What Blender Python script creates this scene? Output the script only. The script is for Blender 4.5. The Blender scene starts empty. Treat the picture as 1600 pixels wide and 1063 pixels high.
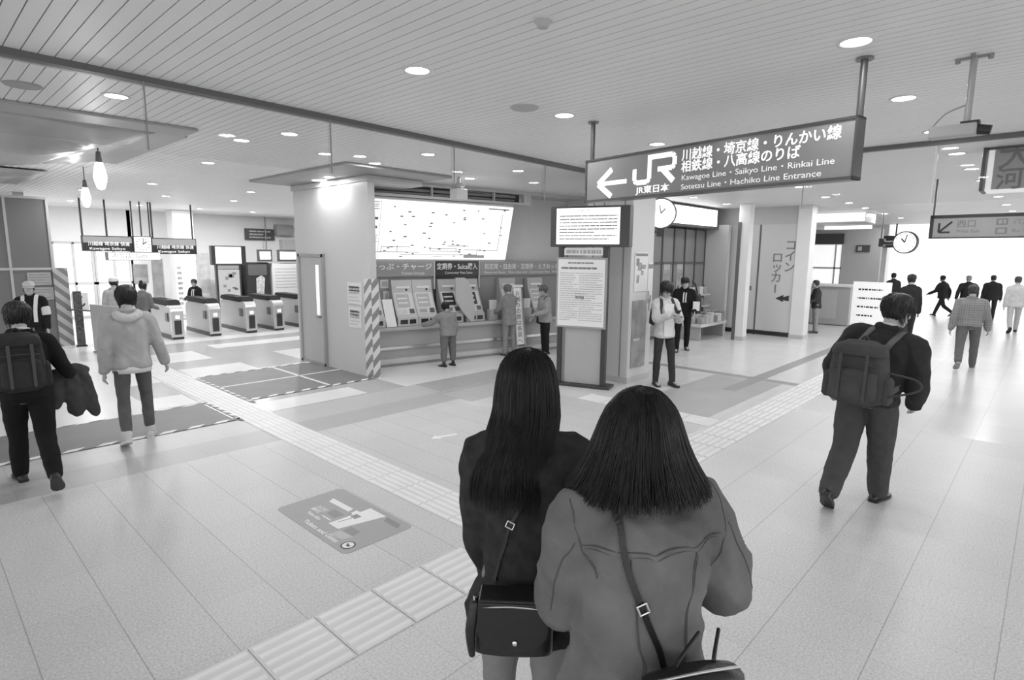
import bpy, bmesh, math, random
from mathutils import Vector, Matrix, noise
from mathutils.bvhtree import BVHTree
random.seed(7)
S = bpy.context.scene
COL = S.collection
R_ = math.radians

# ------------------------------------------------------------------ camera
cam = bpy.data.cameras.new('camera'); camo = bpy.data.objects.new('camera', cam); COL.objects.link(camo)
CR = [[0.6845584989735608, 0.10048197850430629, -0.7219993306637655],
      [-0.7288998173270341, 0.10686031272541395, -0.6762291992104771],
      [0.009204226403218121, 0.9891836258046769, 0.14639343105560249]]
camo.matrix_world = Matrix.Translation((0, 0, 2.1)) @ Matrix(CR).to_4x4()
cam.sensor_fit = 'HORIZONTAL'; cam.sensor_width = 36.0; cam.lens = 901.763 / 1600 * 36
cam.clip_start = 0.05; cam.clip_end = 300
S.camera = camo
# ------------------------------------------------------------------ daylight and exposure
w = bpy.data.worlds.new('daylight'); S.world = w; w.use_nodes = True
w.node_tree.nodes['Background'].inputs[0].default_value = (1, 1, 1, 1)
w.node_tree.nodes['Background'].inputs[1].default_value = 1.7
S.view_settings.view_transform = 'Standard'; S.view_settings.look = 'None'
S.view_settings.gamma = 1.0; S.view_settings.exposure = 0.05
LAMP_W = 7.0
ZC = 3.4

# ------------------------------------------------------------------ materials
MATS = {}
def nmat(name):
    m = bpy.data.materials.new(name); m.use_nodes = True
    b = m.node_tree.nodes['Principled BSDF']
    return m, m.node_tree, b
def g3(v): return (v, v, v, 1)
def M(grey, rough=.6, metal=0.0, var=0.0, vscale=8.0, bump=0.0, bscale=60.0, spec=.5, stretch=None):
    """procedural grey material with soft noise variation and bump"""
    key = (grey, rough, metal, var, vscale, bump, bscale, spec, stretch)
    if key in MATS: return MATS[key]
    m, nt, b = nmat('paint_%03d' % len(MATS))
    b.inputs['Roughness'].default_value = rough; b.inputs['Metallic'].default_value = metal
    b.inputs['Specular IOR Level'].default_value = spec
    tc = nt.nodes.new('ShaderNodeTexCoord')
    src = tc.outputs['Object']
    if stretch:
        mp = nt.nodes.new('ShaderNodeMapping'); mp.inputs['Scale'].default_value = stretch
        nt.links.new(src, mp.inputs[0]); src = mp.outputs[0]
    n = nt.nodes.new('ShaderNodeTexNoise'); n.inputs['Scale'].default_value = vscale; n.inputs['Detail'].default_value = 4
    nt.links.new(src, n.inputs['Vector'])
    rp = nt.nodes.new('ShaderNodeMapRange')
    rp.inputs['From Min'].default_value = .3; rp.inputs['From Max'].default_value = .7
    v = max(var, .02)
    rp.inputs['To Min'].default_value = grey * (1 - v); rp.inputs['To Max'].default_value = grey * (1 + v)
    nt.links.new(n.outputs['Fac'], rp.inputs['Value'])
    nt.links.new(rp.outputs[0], b.inputs['Base Color'])
    if bump:
        n2 = nt.nodes.new('ShaderNodeTexNoise'); n2.inputs['Scale'].default_value = bscale; n2.inputs['Detail'].default_value = 3
        nt.links.new(src, n2.inputs['Vector'])
        bp = nt.nodes.new('ShaderNodeBump'); bp.inputs['Strength'].default_value = bump; bp.inputs['Distance'].default_value = .01
        nt.links.new(n2.outputs['Fac'], bp.inputs['Height']); nt.links.new(bp.outputs[0], b.inputs['Normal'])
    MATS[key] = m
    return m
def emit(grey, strength, rough=.3):
    key = ('e', grey, strength)
    if key in MATS: return MATS[key]
    m, nt, b = nmat('lit_%03d' % len(MATS))
    b.inputs['Base Color'].default_value = g3(grey); b.inputs['Roughness'].default_value = rough
    b.inputs['Emission Color'].default_value = (1, 1, 1, 1); b.inputs['Emission Strength'].default_value = strength
    MATS[key] = m
    return m
def glass():
    if 'glass' in MATS: return MATS['glass']
    m, nt, b = nmat('clear_glass')
    tr = nt.nodes.new('ShaderNodeBsdfTransparent'); tr.inputs[0].default_value = (.96, .96, .96, 1)
    gl = nt.nodes.new('ShaderNodeBsdfGlossy'); gl.inputs['Roughness'].default_value = .02
    fr = nt.nodes.new('ShaderNodeFresnel'); fr.inputs[0].default_value = 1.3
    mx = nt.nodes.new('ShaderNodeMixShader')
    geo = nt.nodes.new('ShaderNodeNewGeometry'); nt.links.new(math_node(nt, 'MULTIPLY', fr.outputs[0], math_node(nt, 'SUBTRACT', 1.0, geo.outputs['Backfacing'])), mx.inputs[0]); nt.links.new(tr.outputs[0], mx.inputs[1]); nt.links.new(gl.outputs[0], mx.inputs[2])
    nt.links.new(mx.outputs[0], nt.nodes['Material Output'].inputs[0])
    MATS['glass'] = m
    return m
def math_node(nt, op, a, b_=None):
    n = nt.nodes.new('ShaderNodeMath'); n.operation = op
    for i, v in enumerate((a, b_)):
        if v is None: continue
        if isinstance(v, (int, float)): n.inputs[i].default_value = v
        else: nt.links.new(v, n.inputs[i])
    return n.outputs[0]
def tile_mat(name, grey, speck, rough, tx, ty, joint=.55, jw=.008, ox=0.0, oy=0.0, kx=.8, ky=.3):
    """speckled stone tiles with thin joints laid on a world grid"""
    m, nt, b = nmat(name)
    tc = nt.nodes.new('ShaderNodeTexCoord'); sep = nt.nodes.new('ShaderNodeSeparateXYZ')
    nt.links.new(tc.outputs['Object'], sep.inputs[0])
    def line(o, off, per, wd):
        f = math_node(nt, 'FRACT', math_node(nt, 'DIVIDE', math_node(nt, 'ADD', o, 1000 * per - off), per))
        return math_node(nt, 'LESS_THAN', f, wd / per)
    lx = line(sep.outputs[0], ox, tx, jw); ly = line(sep.outputs[1], oy, ty, jw)
    ln = math_node(nt, 'MAXIMUM', math_node(nt, 'MULTIPLY', lx, kx), math_node(nt, 'MULTIPLY', ly, ky))
    n = nt.nodes.new('ShaderNodeTexNoise'); n.inputs['Scale'].default_value = 75; n.inputs['Detail'].default_value = 3
    nt.links.new(tc.outputs['Object'], n.inputs['Vector'])
    n2 = nt.nodes.new('ShaderNodeTexNoise'); n2.inputs['Scale'].default_value = 1.3
    nt.links.new(tc.outputs['Object'], n2.inputs['Vector'])
    # tile to tile tone
    cx = math_node(nt, 'FLOOR', math_node(nt, 'DIVIDE', math_node(nt, 'ADD', sep.outputs[0], 1000 * tx - ox), tx))
    cy = math_node(nt, 'FLOOR', math_node(nt, 'DIVIDE', math_node(nt, 'ADD', sep.outputs[1], 1000 * ty - oy), ty))
    cb = nt.nodes.new('ShaderNodeCombineXYZ'); nt.links.new(cx, cb.inputs[0]); nt.links.new(cy, cb.inputs[1])
    wn = nt.nodes.new('ShaderNodeTexWhiteNoise'); wn.noise_dimensions = '2D'; nt.links.new(cb.outputs[0], wn.inputs['Vector'])
    a = math_node(nt, 'MULTIPLY', math_node(nt, 'SUBTRACT', n.outputs['Fac'], .5), speck * 4)
    c = math_node(nt, 'MULTIPLY', math_node(nt, 'SUBTRACT', n2.outputs['Fac'], .5), .12)
    d = math_node(nt, 'MULTIPLY', math_node(nt, 'SUBTRACT', wn.outputs[0], .5), .045)
    s = math_node(nt, 'ADD', math_node(nt, 'ADD', a, c), math_node(nt, 'ADD', d, 1.0))
    s = math_node(nt, 'MULTIPLY', s, grey)
    s = math_node(nt, 'MULTIPLY', s, math_node(nt, 'SUBTRACT', 1.0, math_node(nt, 'MULTIPLY', ln, 1 - joint)))
    nt.links.new(s, b.inputs['Base Color'])
    b.inputs['Roughness'].default_value = rough
    return m
def plaid():
    m, nt, b = nmat('plaid_cloth')
    tc = nt.nodes.new('ShaderNodeTexCoord'); sep = nt.nodes.new('ShaderNodeSeparateXYZ'); nt.links.new(tc.outputs['Object'], sep.inputs[0])
    out = None
    for k, per in ((0, .075), (2, .09)):
        f = math_node(nt, 'FRACT', math_node(nt, 'DIVIDE', math_node(nt, 'ADD', sep.outputs[k], 50), per))
        l = math_node(nt, 'ADD', math_node(nt, 'MULTIPLY', math_node(nt, 'LESS_THAN', f, .4), .5), math_node(nt, 'LESS_THAN', math_node(nt, 'ABSOLUTE', math_node(nt, 'SUBTRACT', f, .7)), .06))
        out = l if out is None else math_node(nt, 'ADD', out, l)
    nt.links.new(math_node(nt, 'MULTIPLY', math_node(nt, 'SUBTRACT', 3.4, out), .085), b.inputs['Base Color'])
    b.inputs['Roughness'].default_value = .9
    return m
def hazard_mat(axis, per, a, b_):
    m, nt, b = nmat('hazard_stripe')
    tc = nt.nodes.new('ShaderNodeTexCoord'); sep = nt.nodes.new('ShaderNodeSeparateXYZ'); nt.links.new(tc.outputs['Object'], sep.inputs[0])
    s = math_node(nt, 'ADD', math_node(nt, 'MULTIPLY', sep.outputs[axis[0]], axis[2]), sep.outputs[axis[1]])
    f = math_node(nt, 'FRACT', math_node(nt, 'DIVIDE', math_node(nt, 'ADD', s, 100), per))
    l = math_node(nt, 'LESS_THAN', f, .5)
    nt.links.new(math_node(nt, 'ADD', math_node(nt, 'MULTIPLY', l, b_ - a), a), b.inputs['Base Color'])
    b.inputs['Roughness'].default_value = .5
    return m

# ------------------------------------------------------------------ mesh helpers
class MB:
    def __init__(s): s.bm = bmesh.new()
    def box(s, x0, x1, y0, y1, z0, z1, bev=0.0, seg=2):
        r = bmesh.ops.create_cube(s.bm, size=1.0, matrix=Matrix.Translation(((x0 + x1) / 2, (y0 + y1) / 2, (z0 + z1) / 2)) @ Matrix.Diagonal((abs(x1 - x0), abs(y1 - y0), abs(z1 - z0), 1)))
        if bev:
            es = list({e for v in r['verts'] for e in v.link_edges})
            bmesh.ops.bevel(s.bm, geom=es, offset=bev, segments=seg, affect='EDGES', profile=.6)
        return s
    def cyl(s, p0, p1, r0, r1=None, seg=16):
        p0, p1 = Vector(p0), Vector(p1); d = p1 - p0
        q = Vector((0, 0, 1)).rotation_difference(d.normalized()).to_matrix().to_4x4()
        bmesh.ops.create_cone(s.bm, cap_ends=True, segments=seg, radius1=r0, radius2=r0 if r1 is None else r1, depth=d.length, matrix=Matrix.Translation((p0 + p1) / 2) @ q)
        return s
    def ell(s, c, r, seg=14, mat=None):
        mm = Matrix.Translation(c) @ (mat.to_4x4() if mat else Matrix()) @ Matrix.Diagonal((r[0], r[1], r[2], 1))
        bmesh.ops.create_uvsphere(s.bm, u_segments=seg, v_segments=max(6, seg // 2 + 1), radius=1, matrix=mm)
        return s
    def loft(s, rings, cap=True):
        """rings: lists of equally many points"""
        vs = [[s.bm.verts.new(p) for p in r] for r in rings]
        n = len(vs[0])
        for a, b in zip(vs, vs[1:]):
            for i in range(n):
                s.bm.faces.new((a[i], a[(i + 1) % n], b[(i + 1) % n], b[i]))
        if cap:
            s.bm.faces.new(list(reversed(vs[0]))); s.bm.faces.new(vs[-1])
        return s
    def limb(s, pts, radii, seg=14, sub=4, ref=None, flat=1.0):
        """rounded tapering limb through pts; flat squeezes it along ref"""
        pts = [Vector(p) for p in pts]
        P, Rr = [], []
        n = len(pts)
        for i in range(n - 1):
            p0 = pts[max(i - 1, 0)]; p1 = pts[i]; p2 = pts[i + 1]; p3 = pts[min(i + 2, n - 1)]
            for k in range(sub):
                t = k / sub
                # gentle Catmull-Rom
                c = .5 * ((2 * p1) + (p2 - p0) * t + (2 * p0 - 5 * p1 + 4 * p2 - p3) * t * t + (3 * p1 - p0 - 3 * p2 + p3) * t ** 3)
                P.append(c); Rr.append(radii[i] * (1 - t) + radii[i + 1] * t)
        P.append(pts[-1]); Rr.append(radii[-1])
        T = [(P[min(i + 1, len(P) - 1)] - P[max(i - 1, 0)]).normalized() for i in range(len(P))]
        P2, R2, T2 = [], [], []
        for th in (80, 55, 28):
            a = R_(th); P2.append(P[0] - T[0] * Rr[0] * math.sin(a) * .9); R2.append(Rr[0] * math.cos(a)); T2.append(T[0])
        P2 += P; R2 += Rr; T2 += T
        for th in (28, 55, 80):
            a = R_(th); P2.append(P[-1] + T[-1] * Rr[-1] * math.sin(a) * .9); R2.append(Rr[-1] * math.cos(a)); T2.append(T[-1])
        ref = Vector(ref) if ref else (Vector((0, 1, 0)) if abs(T[0].y) < .8 else Vector((0, 0, 1)))
        rings = []
        for p, r, t in zip(P2, R2, T2):
            u = (ref - t * ref.dot(t))
            u = u.normalized() if u.length > 1e-4 else t.orthogonal().normalized()
            v = t.cross(u)
            rings.append([p + (u * math.cos(2 * math.pi * k / seg) * flat + v * math.sin(2 * math.pi * k / seg)) * r for k in range(seg)])
        return s.loft(rings)
    def prism(s, pts, y0, y1):
        """polygon in the xz plane with thickness in y"""
        a = [s.bm.verts.new((p[0], y0, p[1])) for p in pts]; b = [s.bm.verts.new((p[0], y1, p[1])) for p in pts]
        n = len(a)
        s.bm.faces.new(a); s.bm.faces.new(list(reversed(b)))
        for i in range(n): s.bm.faces.new((a[i], b[i], b[(i + 1) % n], a[(i + 1) % n]))
        return s
    def build(s, name, mat=None, parent=None, smooth=False, kind=None):
        bmesh.ops.recalc_face_normals(s.bm, faces=s.bm.faces)
        me = bpy.data.meshes.new(name); s.bm.to_mesh(me); s.bm.free()
        return link(name, me, mat, parent, smooth, kind)
def link(name, me, mat=None, parent=None, smooth=False, kind=None):
    if mat is not None and not me.materials: me.materials.append(mat)
    if smooth:
        for p in me.polygons: p.use_smooth = True
    o = bpy.data.objects.new(name, me); COL.objects.link(o)
    if parent: o.parent = parent
    if kind: o['kind'] = kind
    return o
def box(name, mat, x0, x1, y0, y1, z0, z1, parent=None, bev=0.0, kind=None):
    return MB().box(x0, x1, y0, y1, z0, z1, bev).build(name, mat, parent, False, kind)
def tag(o, label, cat, group=None, kind=None):
    o['label'] = label; o['category'] = cat
    if group: o['group'] = group
    if kind: o['kind'] = kind
    return o
def empty(name, loc, label, cat, group=None, rz=0.0):
    o = bpy.data.objects.new(name, None); COL.objects.link(o); o.empty_display_size = .1
    o.location = loc; o.rotation_euler = (0, 0, rz)
    return tag(o, label, cat, group)
def copy_tree(o, parent=None):
    c = o.copy(); COL.objects.link(c)
    if parent: c.parent = parent
    for ch in list(o.children): copy_tree(ch, c)
    return c
def wipe(d, name, mat, verts, faces, parent=None, smooth=False, kind=None):
    me = bpy.data.meshes.new(name); me.from_pydata(verts, [], faces); me.update()
    return link(name, me, mat, parent, smooth, kind)
def text(name, s, size, mat, parent, x, z, y, align='LEFT', bold=0.0, sx=1.0, depth=.001, label=None, flat=False, fit=None):
    """lettering on a front (-Y) face of parent; (x, z) is the baseline corner"""
    cu = bpy.data.curves.new(name, 'FONT'); cu.body = s; cu.size = size; cu.align_x = align
    cu.extrude = depth; cu.offset = bold
    cu.resolution_u = 3
    t = bpy.data.objects.new('tmp_text', cu); COL.objects.link(t)
    bpy.context.view_layer.update()
    me = bpy.data.meshes.new_from_object(t.evaluated_get(bpy.context.evaluated_depsgraph_get()))
    bpy.data.objects.remove(t); bpy.data.curves.remove(cu)
    me.name = name
    if fit:
        xs = [v.co.x for v in me.vertices]
        if xs:
            wd = max(xs) - min(xs); sx = fit / wd if wd > 0 else 1
    if flat: mt = Matrix.Translation((x, y, z))
    else: mt = Matrix.Translation((x, y, z)) @ Matrix.Rotation(R_(90), 4, 'X')
    me.transform(mt @ Matrix.Diagonal((sx, 1, 1, 1)))
    me.materials.clear()
    return link(name, me, mat, parent)
def disc(mb, c, r, y0, y1, seg=24):
    return mb.prism([(c[0] + r * math.cos(2 * math.pi * k / seg), c[1] + r * math.sin(2 * math.pi * k / seg)) for k in range(seg)], y0, y1)
def remesh(mb, name, voxel, smooth=2):
    """merge every overlapping shape of mb into one continuous skin"""
    bmesh.ops.recalc_face_normals(mb.bm, faces=mb.bm.faces)
    me = bpy.data.meshes.new('tmp'); mb.bm.to_mesh(me); mb.bm.free()
    o = bpy.data.objects.new('tmp', me); COL.objects.link(o)
    md = o.modifiers.new('r', 'REMESH'); md.mode = 'VOXEL'; md.voxel_size = voxel
    if smooth:
        sm = o.modifiers.new('s', 'SMOOTH'); sm.factor = .5; sm.iterations = smooth
    bpy.context.view_layer.update()
    out = bpy.data.meshes.new_from_object(o.evaluated_get(bpy.context.evaluated_depsgraph_get()))
    bpy.data.objects.remove(o); bpy.data.meshes.remove(me)
    out.name = name
    for p in out.polygons: p.use_smooth = True
    return out

# ------------------------------------------------------------------ palette
CEIL = M(.80, .45, 0, .02, 1.5)
WALLW = M(.62, .5, 0, .03, 1.2)
WHITE = M(.75, .45, 0, .02, 2)
GREYL = M(.48, .5, 0, .03, 2)
GREYM = M(.28, .5, 0, .03, 2)
GREYD = M(.12, .5, 0, .04, 3)
BLACK = M(.018, .4, 0, .05, 4)
STEEL = M(.55, .3, .9, .05, 5)
STEELD = M(.22, .35, .8, .05, 5)
PAPER = M(.8, .6, 0, .02, 3)
INK = M(.03, .6)
INKG = M(.2, .6)
# ================================================================== THE SETTING
# floor: one sheet of cells on a non-uniform grid, each cell takes the tile of its zone
F_NEAR = tile_mat('granite_tile', .55, .24, .40, .38, .5, .62, .006, .30, .01, 1.0, .25)
F_SIDE = tile_mat('granite_side_tile', .61, .22, .36, .38, .5, .62, .006, .30, .01, .3, 1.0)
F_BAND = tile_mat('granite_band_tile', .40, .10, .36, .38, .5, .8, .006, .15, .01)
F_MID = tile_mat('granite_mid_tile', .47, .08, .34, .38, .5, .85, .006, .15, .01)
F_HALL = tile_mat('polished_pale_tile', .70, .03, .30, .45, .45, .93, .005)
F_GREY = tile_mat('polished_grey_tile', .42, .05, .24, .45, .45, .93, .005)
F_DARK = tile_mat('grey_line_tile', .30, .06, .35, .38, .5, .9, .005)
F_CONC = tile_mat('concourse_tile', .65, .10, .24, .38, .5, .75, .007, .30, .01, .4, .8)
FM = [F_NEAR, F_BAND, F_MID, F_HALL, F_GREY, F_DARK, F_CONC, F_SIDE]
zones = [  # later wins: x0, x1, y0, y1, material
    (-40, 60, -40, 60, 0), (5.4, 60, -40, 60, 6), (-40, 8.5, -40, 2.46, 7),
    (-40, 6.75, 6.2, 6.72, 1), (-40, 6.75, 6.72, 7.40, 2),
    (-40, 9.4, 7.40, 60, 3), (3.28, 6.2, 7.40, 8.25, 4), (3.3, 4.75, 7.45, 8.0, 3),
    (3.28, 5.4, 10.5, 12.1, 4), (3.3, 4.4, 10.4, 11.3, 3), (4.2, 8.0, 12.1, 13.3, 4), (3.3, 4.7, 13.3, 14.6, 4), (4.7, 9.4, 13.9, 14.6, 4),
    (2.2, 2.8, 7.9, 10.4, 4), (1.2, 2.75, 8.6, 9.3, 3), (5.6, 7.4, 6.75, 7.4, 4), (5.42, 6.9, 7.4, 8.7, 3), (5.5, 6.7, 5.95, 6.6, 2),
    (7.15, 9.95, 3.15, 4.9, 1), (7.15, 9.95, 4.3, 4.9, 6), (5.0, 6.75, 3.1, 3.6, 2), (9.98, 10.22, 2.94, 8, 5), (8.9, 15.9, 3.5, 3.72, 5),
    (5.3, 6.75, 3.0, 5.6, 0),
]
xs = sorted({z[0] for z in zones} | {z[1] for z in zones}); ys = sorted({z[2] for z in zones} | {z[3] for z in zones})
fv = {}; V = []; Fc = []; Mi = []
def fvi(x, y):
    if (x, y) not in fv: fv[(x, y)] = len(V); V.append((x, y, 0))
    return fv[(x, y)]
for a, b in zip(xs, xs[1:]):
    for c, d in zip(ys, ys[1:]):
        mx_, my_ = (a + b) / 2, (c + d) / 2; k = 0
        for z in zones:
            if z[0] < mx_ < z[1] and z[2] < my_ < z[3]: k = z[4]
        Fc.append((fvi(a, c), fvi(b, c), fvi(b, d), fvi(a, d))); Mi.append(k)
me = bpy.data.meshes.new('floor'); me.from_pydata(V, [], Fc)
for m_ in FM: me.materials.append(m_)
for p, k in zip(me.polygons, Mi): p.material_index = k
floor = link('floor', me, None, None, False, 'structure')

# ceiling: metal slats along Y with shadow gaps
mb = MB(); x = -4.5
while x < 27:
    mb.box(x, x + .083, -4.5, 24, ZC, ZC + .02); x += .09
ceil = mb.build('ceiling', CEIL, None, False, 'structure')
box('ceiling_backing', M(.2, .8), -4.5, 27, -4.5, 24, ZC + .03, ZC + .1, None, 0, 'structure').name = 'ceiling_slab'
# rails that carry the hanging glass smoke barriers
def strip(name, mat, pts, w_, z0, z1, kind=None):
    (xa, ya), (xb, yb) = pts; d = Vector((xb - xa, yb - ya, 0)); n = Vector((-d.y, d.x, 0)).normalized() * w_ / 2
    v = [(xa + n.x, ya + n.y, z0), (xb + n.x, yb + n.y, z0), (xb - n.x, yb - n.y, z0), (xa - n.x, ya - n.y, z0)]
    v += [(p[0], p[1], z1) for p in v[:4]]
    return wipe(None, name, mat, v, [(3, 2, 1, 0), (4, 5, 6, 7), (0, 1, 5, 4), (1, 2, 6, 5), (2, 3, 7, 6), (3, 0, 4, 7)], None, False, kind)
RAIL = M(.14, .5, .3)
strip('trim_1', RAIL, [(-7, 4.85), (8.1, 5.45)], .09, ZC - .045, ZC, 'structure')
strip('trim_2', M(.4, .4), [(-7, 4.95), (8.1, 5.55)], .10, ZC - .03, ZC, 'structure')
strip('trim_3', RAIL, [(8.1, -3.0), (8.1, 2.6)], .08, ZC - .05, ZC, 'structure')
strip('trim_4', M(.4, .4), [(8.2, -3.0), (8.2, 2.6)], .10, ZC - .03, ZC, 'structure')
def rail_y(x): return 4.85 + (x + 7) * .6 / 15.1
prev = -1.6
for k, x in enumerate((1.42, 3.0, 4.62, 6.35, 8.08)):
    mb = MB(); mb.box(prev + .008, x - .008, -.005, .005, 2.86, ZC - .045)
    o = mb.build('smoke_barrier_panel', glass()); o.location = (0, rail_y((prev + x) / 2) + .0, 0)
    nm = ['far left', 'second from the left', 'middle', 'second from the right', 'far right'][k]
    tag(o, 'hanging glass pane under the long dark ceiling rail, ' + nm, 'glass panel', 'glass smoke barrier panes')
    if k < 4:
        c = MB().box(-.004, .004, -.006, .006, 2.86, ZC - .045).build('edge_joint', M(.25, .4)); c.parent = o; c.location = (x, 0, 0)
    prev = x
for y0, y1, nm in ((-2.2, 1.12, 'nearer the right edge'), (1.14, 2.5, 'behind the right end of the railway sign')):
    o = box('smoke_barrier_panel', glass(), 8.095, 8.105, y0, y1, 2.72, ZC - .05)
    tag(o, 'hanging glass pane across the right concourse, ' + nm, 'glass panel', 'glass smoke barrier panes')
    box('edge_joint', M(.35, .4), 8.09, 8.11, y1 - .012, y1, 2.72, ZC - .05, o)

# hall walls beyond the gates
box('wall_back', M(.82, .5, 0, .02, 1.2), 5.3, 22, 22.0, 22.2, 0, ZC, None, 0, 'structure')
box('wall_left', WALLW, 2.0, 2.2, 17.3, 22, 0, ZC, None, 0, 'structure')
# windows between wall_left and the pillar: frames only, daylight outside
for k, xa in enumerate((2.25, 3.3, 4.35)):
    mb = MB()
    for x in (xa, xa + .5, xa + .98): mb.box(x, x + .06, 22.0, 22.1, 0, 2.35)
    for z in (0, 1.05, 2.3): mb.box(xa, xa + 1.04, 22.0, 22.1, z, z + .08)
    wn = mb.build('window_%d' % (k + 1), M(.6, .4), None, False, 'structure')
    box('glazing', glass(), xa, xa + 1.04, 22.04, 22.05, .05, 2.35, wn)
box('wall_far', M(.82, .5, 0, .02, 1.2), 2.2, 5.4, 22.0, 22.2, 2.38, ZC, None, 0, 'structure')

# white construction enclosure around the works (its door is child)
enc = box('wall_enclosure', M(.50, .35, 0, .02, 1), 5.40, 5.53, 8.30, 10.85, 0, 3.26, None, 0, 'structure')
enc2 = box('wall_enclosure_return', M(.50, .35, 0, .02, 1), 5.5, 6.6, 10.6, 10.84, 0, 3.25, None, 0, 'structure')
d = box('door_1', M(.42, .35, 0, .02, 1), 5.365, 5.40, 9.80, 10.62, .05, 2.02, None, 0.004, 'structure')
mb = MB(); mb.box(5.345, 5.40, 9.74, 9.80, 0, 2.08); mb.box(5.345, 5.40, 10.62, 10.68, 0, 2.08); mb.box(5.345, 5.40, 9.74, 10.68, 2.02, 2.08); mb.box(5.345, 5.40, 9.74, 10.68, 0, .05)
mb.build('door_frame', M(.3, .4), d)
box('door_window', emit(.85, .35), 5.358, 5.37, 9.92, 10.03, .95, 1.88, d)
mb = MB(); mb.cyl((5.365, 9.88, .92), (5.31, 9.88, .92), .012); mb.cyl((5.315, 9.88, .92), (5.315, 9.98, .92), .012)
mb.build('door_handle', STEELD, d)
# ceiling opening above the enclosure
box('trim_5', M(.36, .5), 4.6, 6.6, 7.6, 10.9, ZC - .04, ZC - .005, None, 0, 'structure')
box('trim_6', M(.5, .5), 5.38, 6.5, 8.28, 10.9, 3.262, 3.355, None, 0, 'structure')
# hoarding at the far left
hb = box('wall_hoarding', M(.17, .4, 0, .04, 1), -2.2, 2.40, 15.9, 15.98, 0, 3.22, None, 0, 'structure')
mb = MB()
for x in (-1.0, -.1, .8, 1.66, 2.36): mb.box(x, x + .045, 15.885, 15.9, 0, 3.22)
for z in (0, 1.68, 3.17): mb.box(-2.2, 2.40, 15.887, 15.9, z, z + .05)
mb.build('hoarding_battens', M(.5, .4), hb)
mb = MB(); mb.box(2.36, 2.62, 15.84, 16.02, 0, 1.72)
pt = mb.build('corner_guard', hazard_mat((0, 2, 1.0), .26, .22, .5)); tag(pt, 'hazard-striped corner guard standing at the end of the grey hoarding', 'guard post')
pt = box('corner_guard', hazard_mat((1, 2, 1.0), .26, .22, .62), 5.399, 5.54, 8.262, 8.298, 0, 1.68)
pt.data.materials[0] = hazard_mat((0, 2, -1.0), .26, .22, .62)
pt2 = box('side_stripe', pt.data.materials[0], 5.37, 5.397, 8.262, 8.44, 0, 1.68, pt)
pt2.data.materials.clear(); pt2.data.materials.append(hazard_mat((1, 2, 1.0), .26, .22, .62))
tag(pt, 'hazard-striped corner guard on the white enclosure corner beside the ticket counter', 'guard post')

# pillars
def pillar(x0, x1, y0, y1, z1, label, m_=WALLW):
    e = empty('pillar', ((x0 + x1) / 2, (y0 + y1) / 2, 0), label, 'pillar')
    hx, hy = (x1 - x0) / 2, (y1 - y0) / 2
    box('shaft', m_, -hx, hx, -hy, hy, 0, z1, e, .015)
    box('skirting', M(.5, .4), -hx - .008, hx + .008, -hy - .008, hy + .008, 0, .1, e)
    return e
pc = pillar(8.12, 8.82, 5.0, 5.88, ZC, 'wide white pillar with posters behind the information board')
mb = MB()
for y in (-.30, .1, .3): mb.box(-.356, -.35, y, y + .02, .1, ZC)
mb.build('panel_joint', M(.25, .5), pc)
pillar(15.9, 16.3, 4.62, 4.96, ZC, 'white square pillar at the end of the locker sign wall', WHITE)
pp = pillar(14.5, 14.75, 5.62, 5.9, ZC, 'slim white pillar with a dark edge beside the shop entrance', WHITE)
box('edge_strip', GREYD, -.14, -.127, .06, .145, 0, 2.95, pp)
pillar(27.0, 27.6, 5.0, 5.6, ZC, 'white pillar behind the double faced clock', WHITE)
pillar(6.15, 6.75, 20.4, 21.0, ZC, 'bright white pillar in the hall behind the ticket gates', WHITE)

# locker wall (sign wall) and shop recess
wl = box('wall_lockers', M(.58, .35, 0, .02, 1), 15.95, 16.1, 4.96, 7.0, 0, 2.95, None, 0, 'structure')
mb = MB(); mb.box(15.935, 15.955, 5.86, 5.90, 0, 2.95); mb.box(15.935, 15.955, 6.18, 6.2, 0, 2.95)
mb.build('panel_joint', GREYD, wl)
box('baseboard_right', BLACK, 15.93, 15.955, 4.97, 6.9, 0.02, .13, None, 0, 'structure')
box('wall_lintel', M(.5, .5), 15.95, 16.15, 4.96, 7.3, 2.95, ZC, None, 0, 'structure')
for ch, yy, zz, sz in (('コ', 5.09, 2.30, .30), ('イ', 5.09, 2.02, .30), ('ン', 5.09, 1.74, .30), ('ロ', 5.40, 1.98, .30), ('ッ', 5.40, 1.73, .30), ('カ', 5.40, 1.46, .30)):
    t = text('lettering', ch, sz, INKG, wl, 0, 0, 0, 'CENTER', .004)
    t.data.transform(Matrix.Translation((15.945, yy, zz)) @ Matrix.Rotation(R_(-90), 4, 'Z'))
box('lettering', INKG, 15.944, 15.95, 5.385, 5.42, 1.16, 1.38, wl)
mb = MB(); mb.prism([(-.22, .0), (-.02, .1), (-.02, .04), (.12, .09), (.12, -.06), (-.02, -.04), (-.02, -.09)], 0, .006)
ar = mb.build('arrow', INK, wl); ar.data.transform(Matrix.Translation((15.944, 5.16, 1.02)) @ Matrix.Rotation(R_(-90), 4, 'Z'))
mb = MB(); mb.box(15.944, 15.95, 6.02, 6.13, 1.2, 1.32); mb.build('notice_plate', INKG, wl)
box('wall_shop_end', M(.52, .4), 15.6, 15.75, 6.6, 9.0, 0, 2.95, None, 0, 'structure')
box('wall_shop_back', M(.4, .5), 11.0, 15.7, 9.2, 9.3, 0, ZC, None, 0, 'structure')
box('wall_shop_side', M(.62, .5), 11.0, 11.1, 7.0, 9.2, 0, ZC, None, 0, 'structure')
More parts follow.
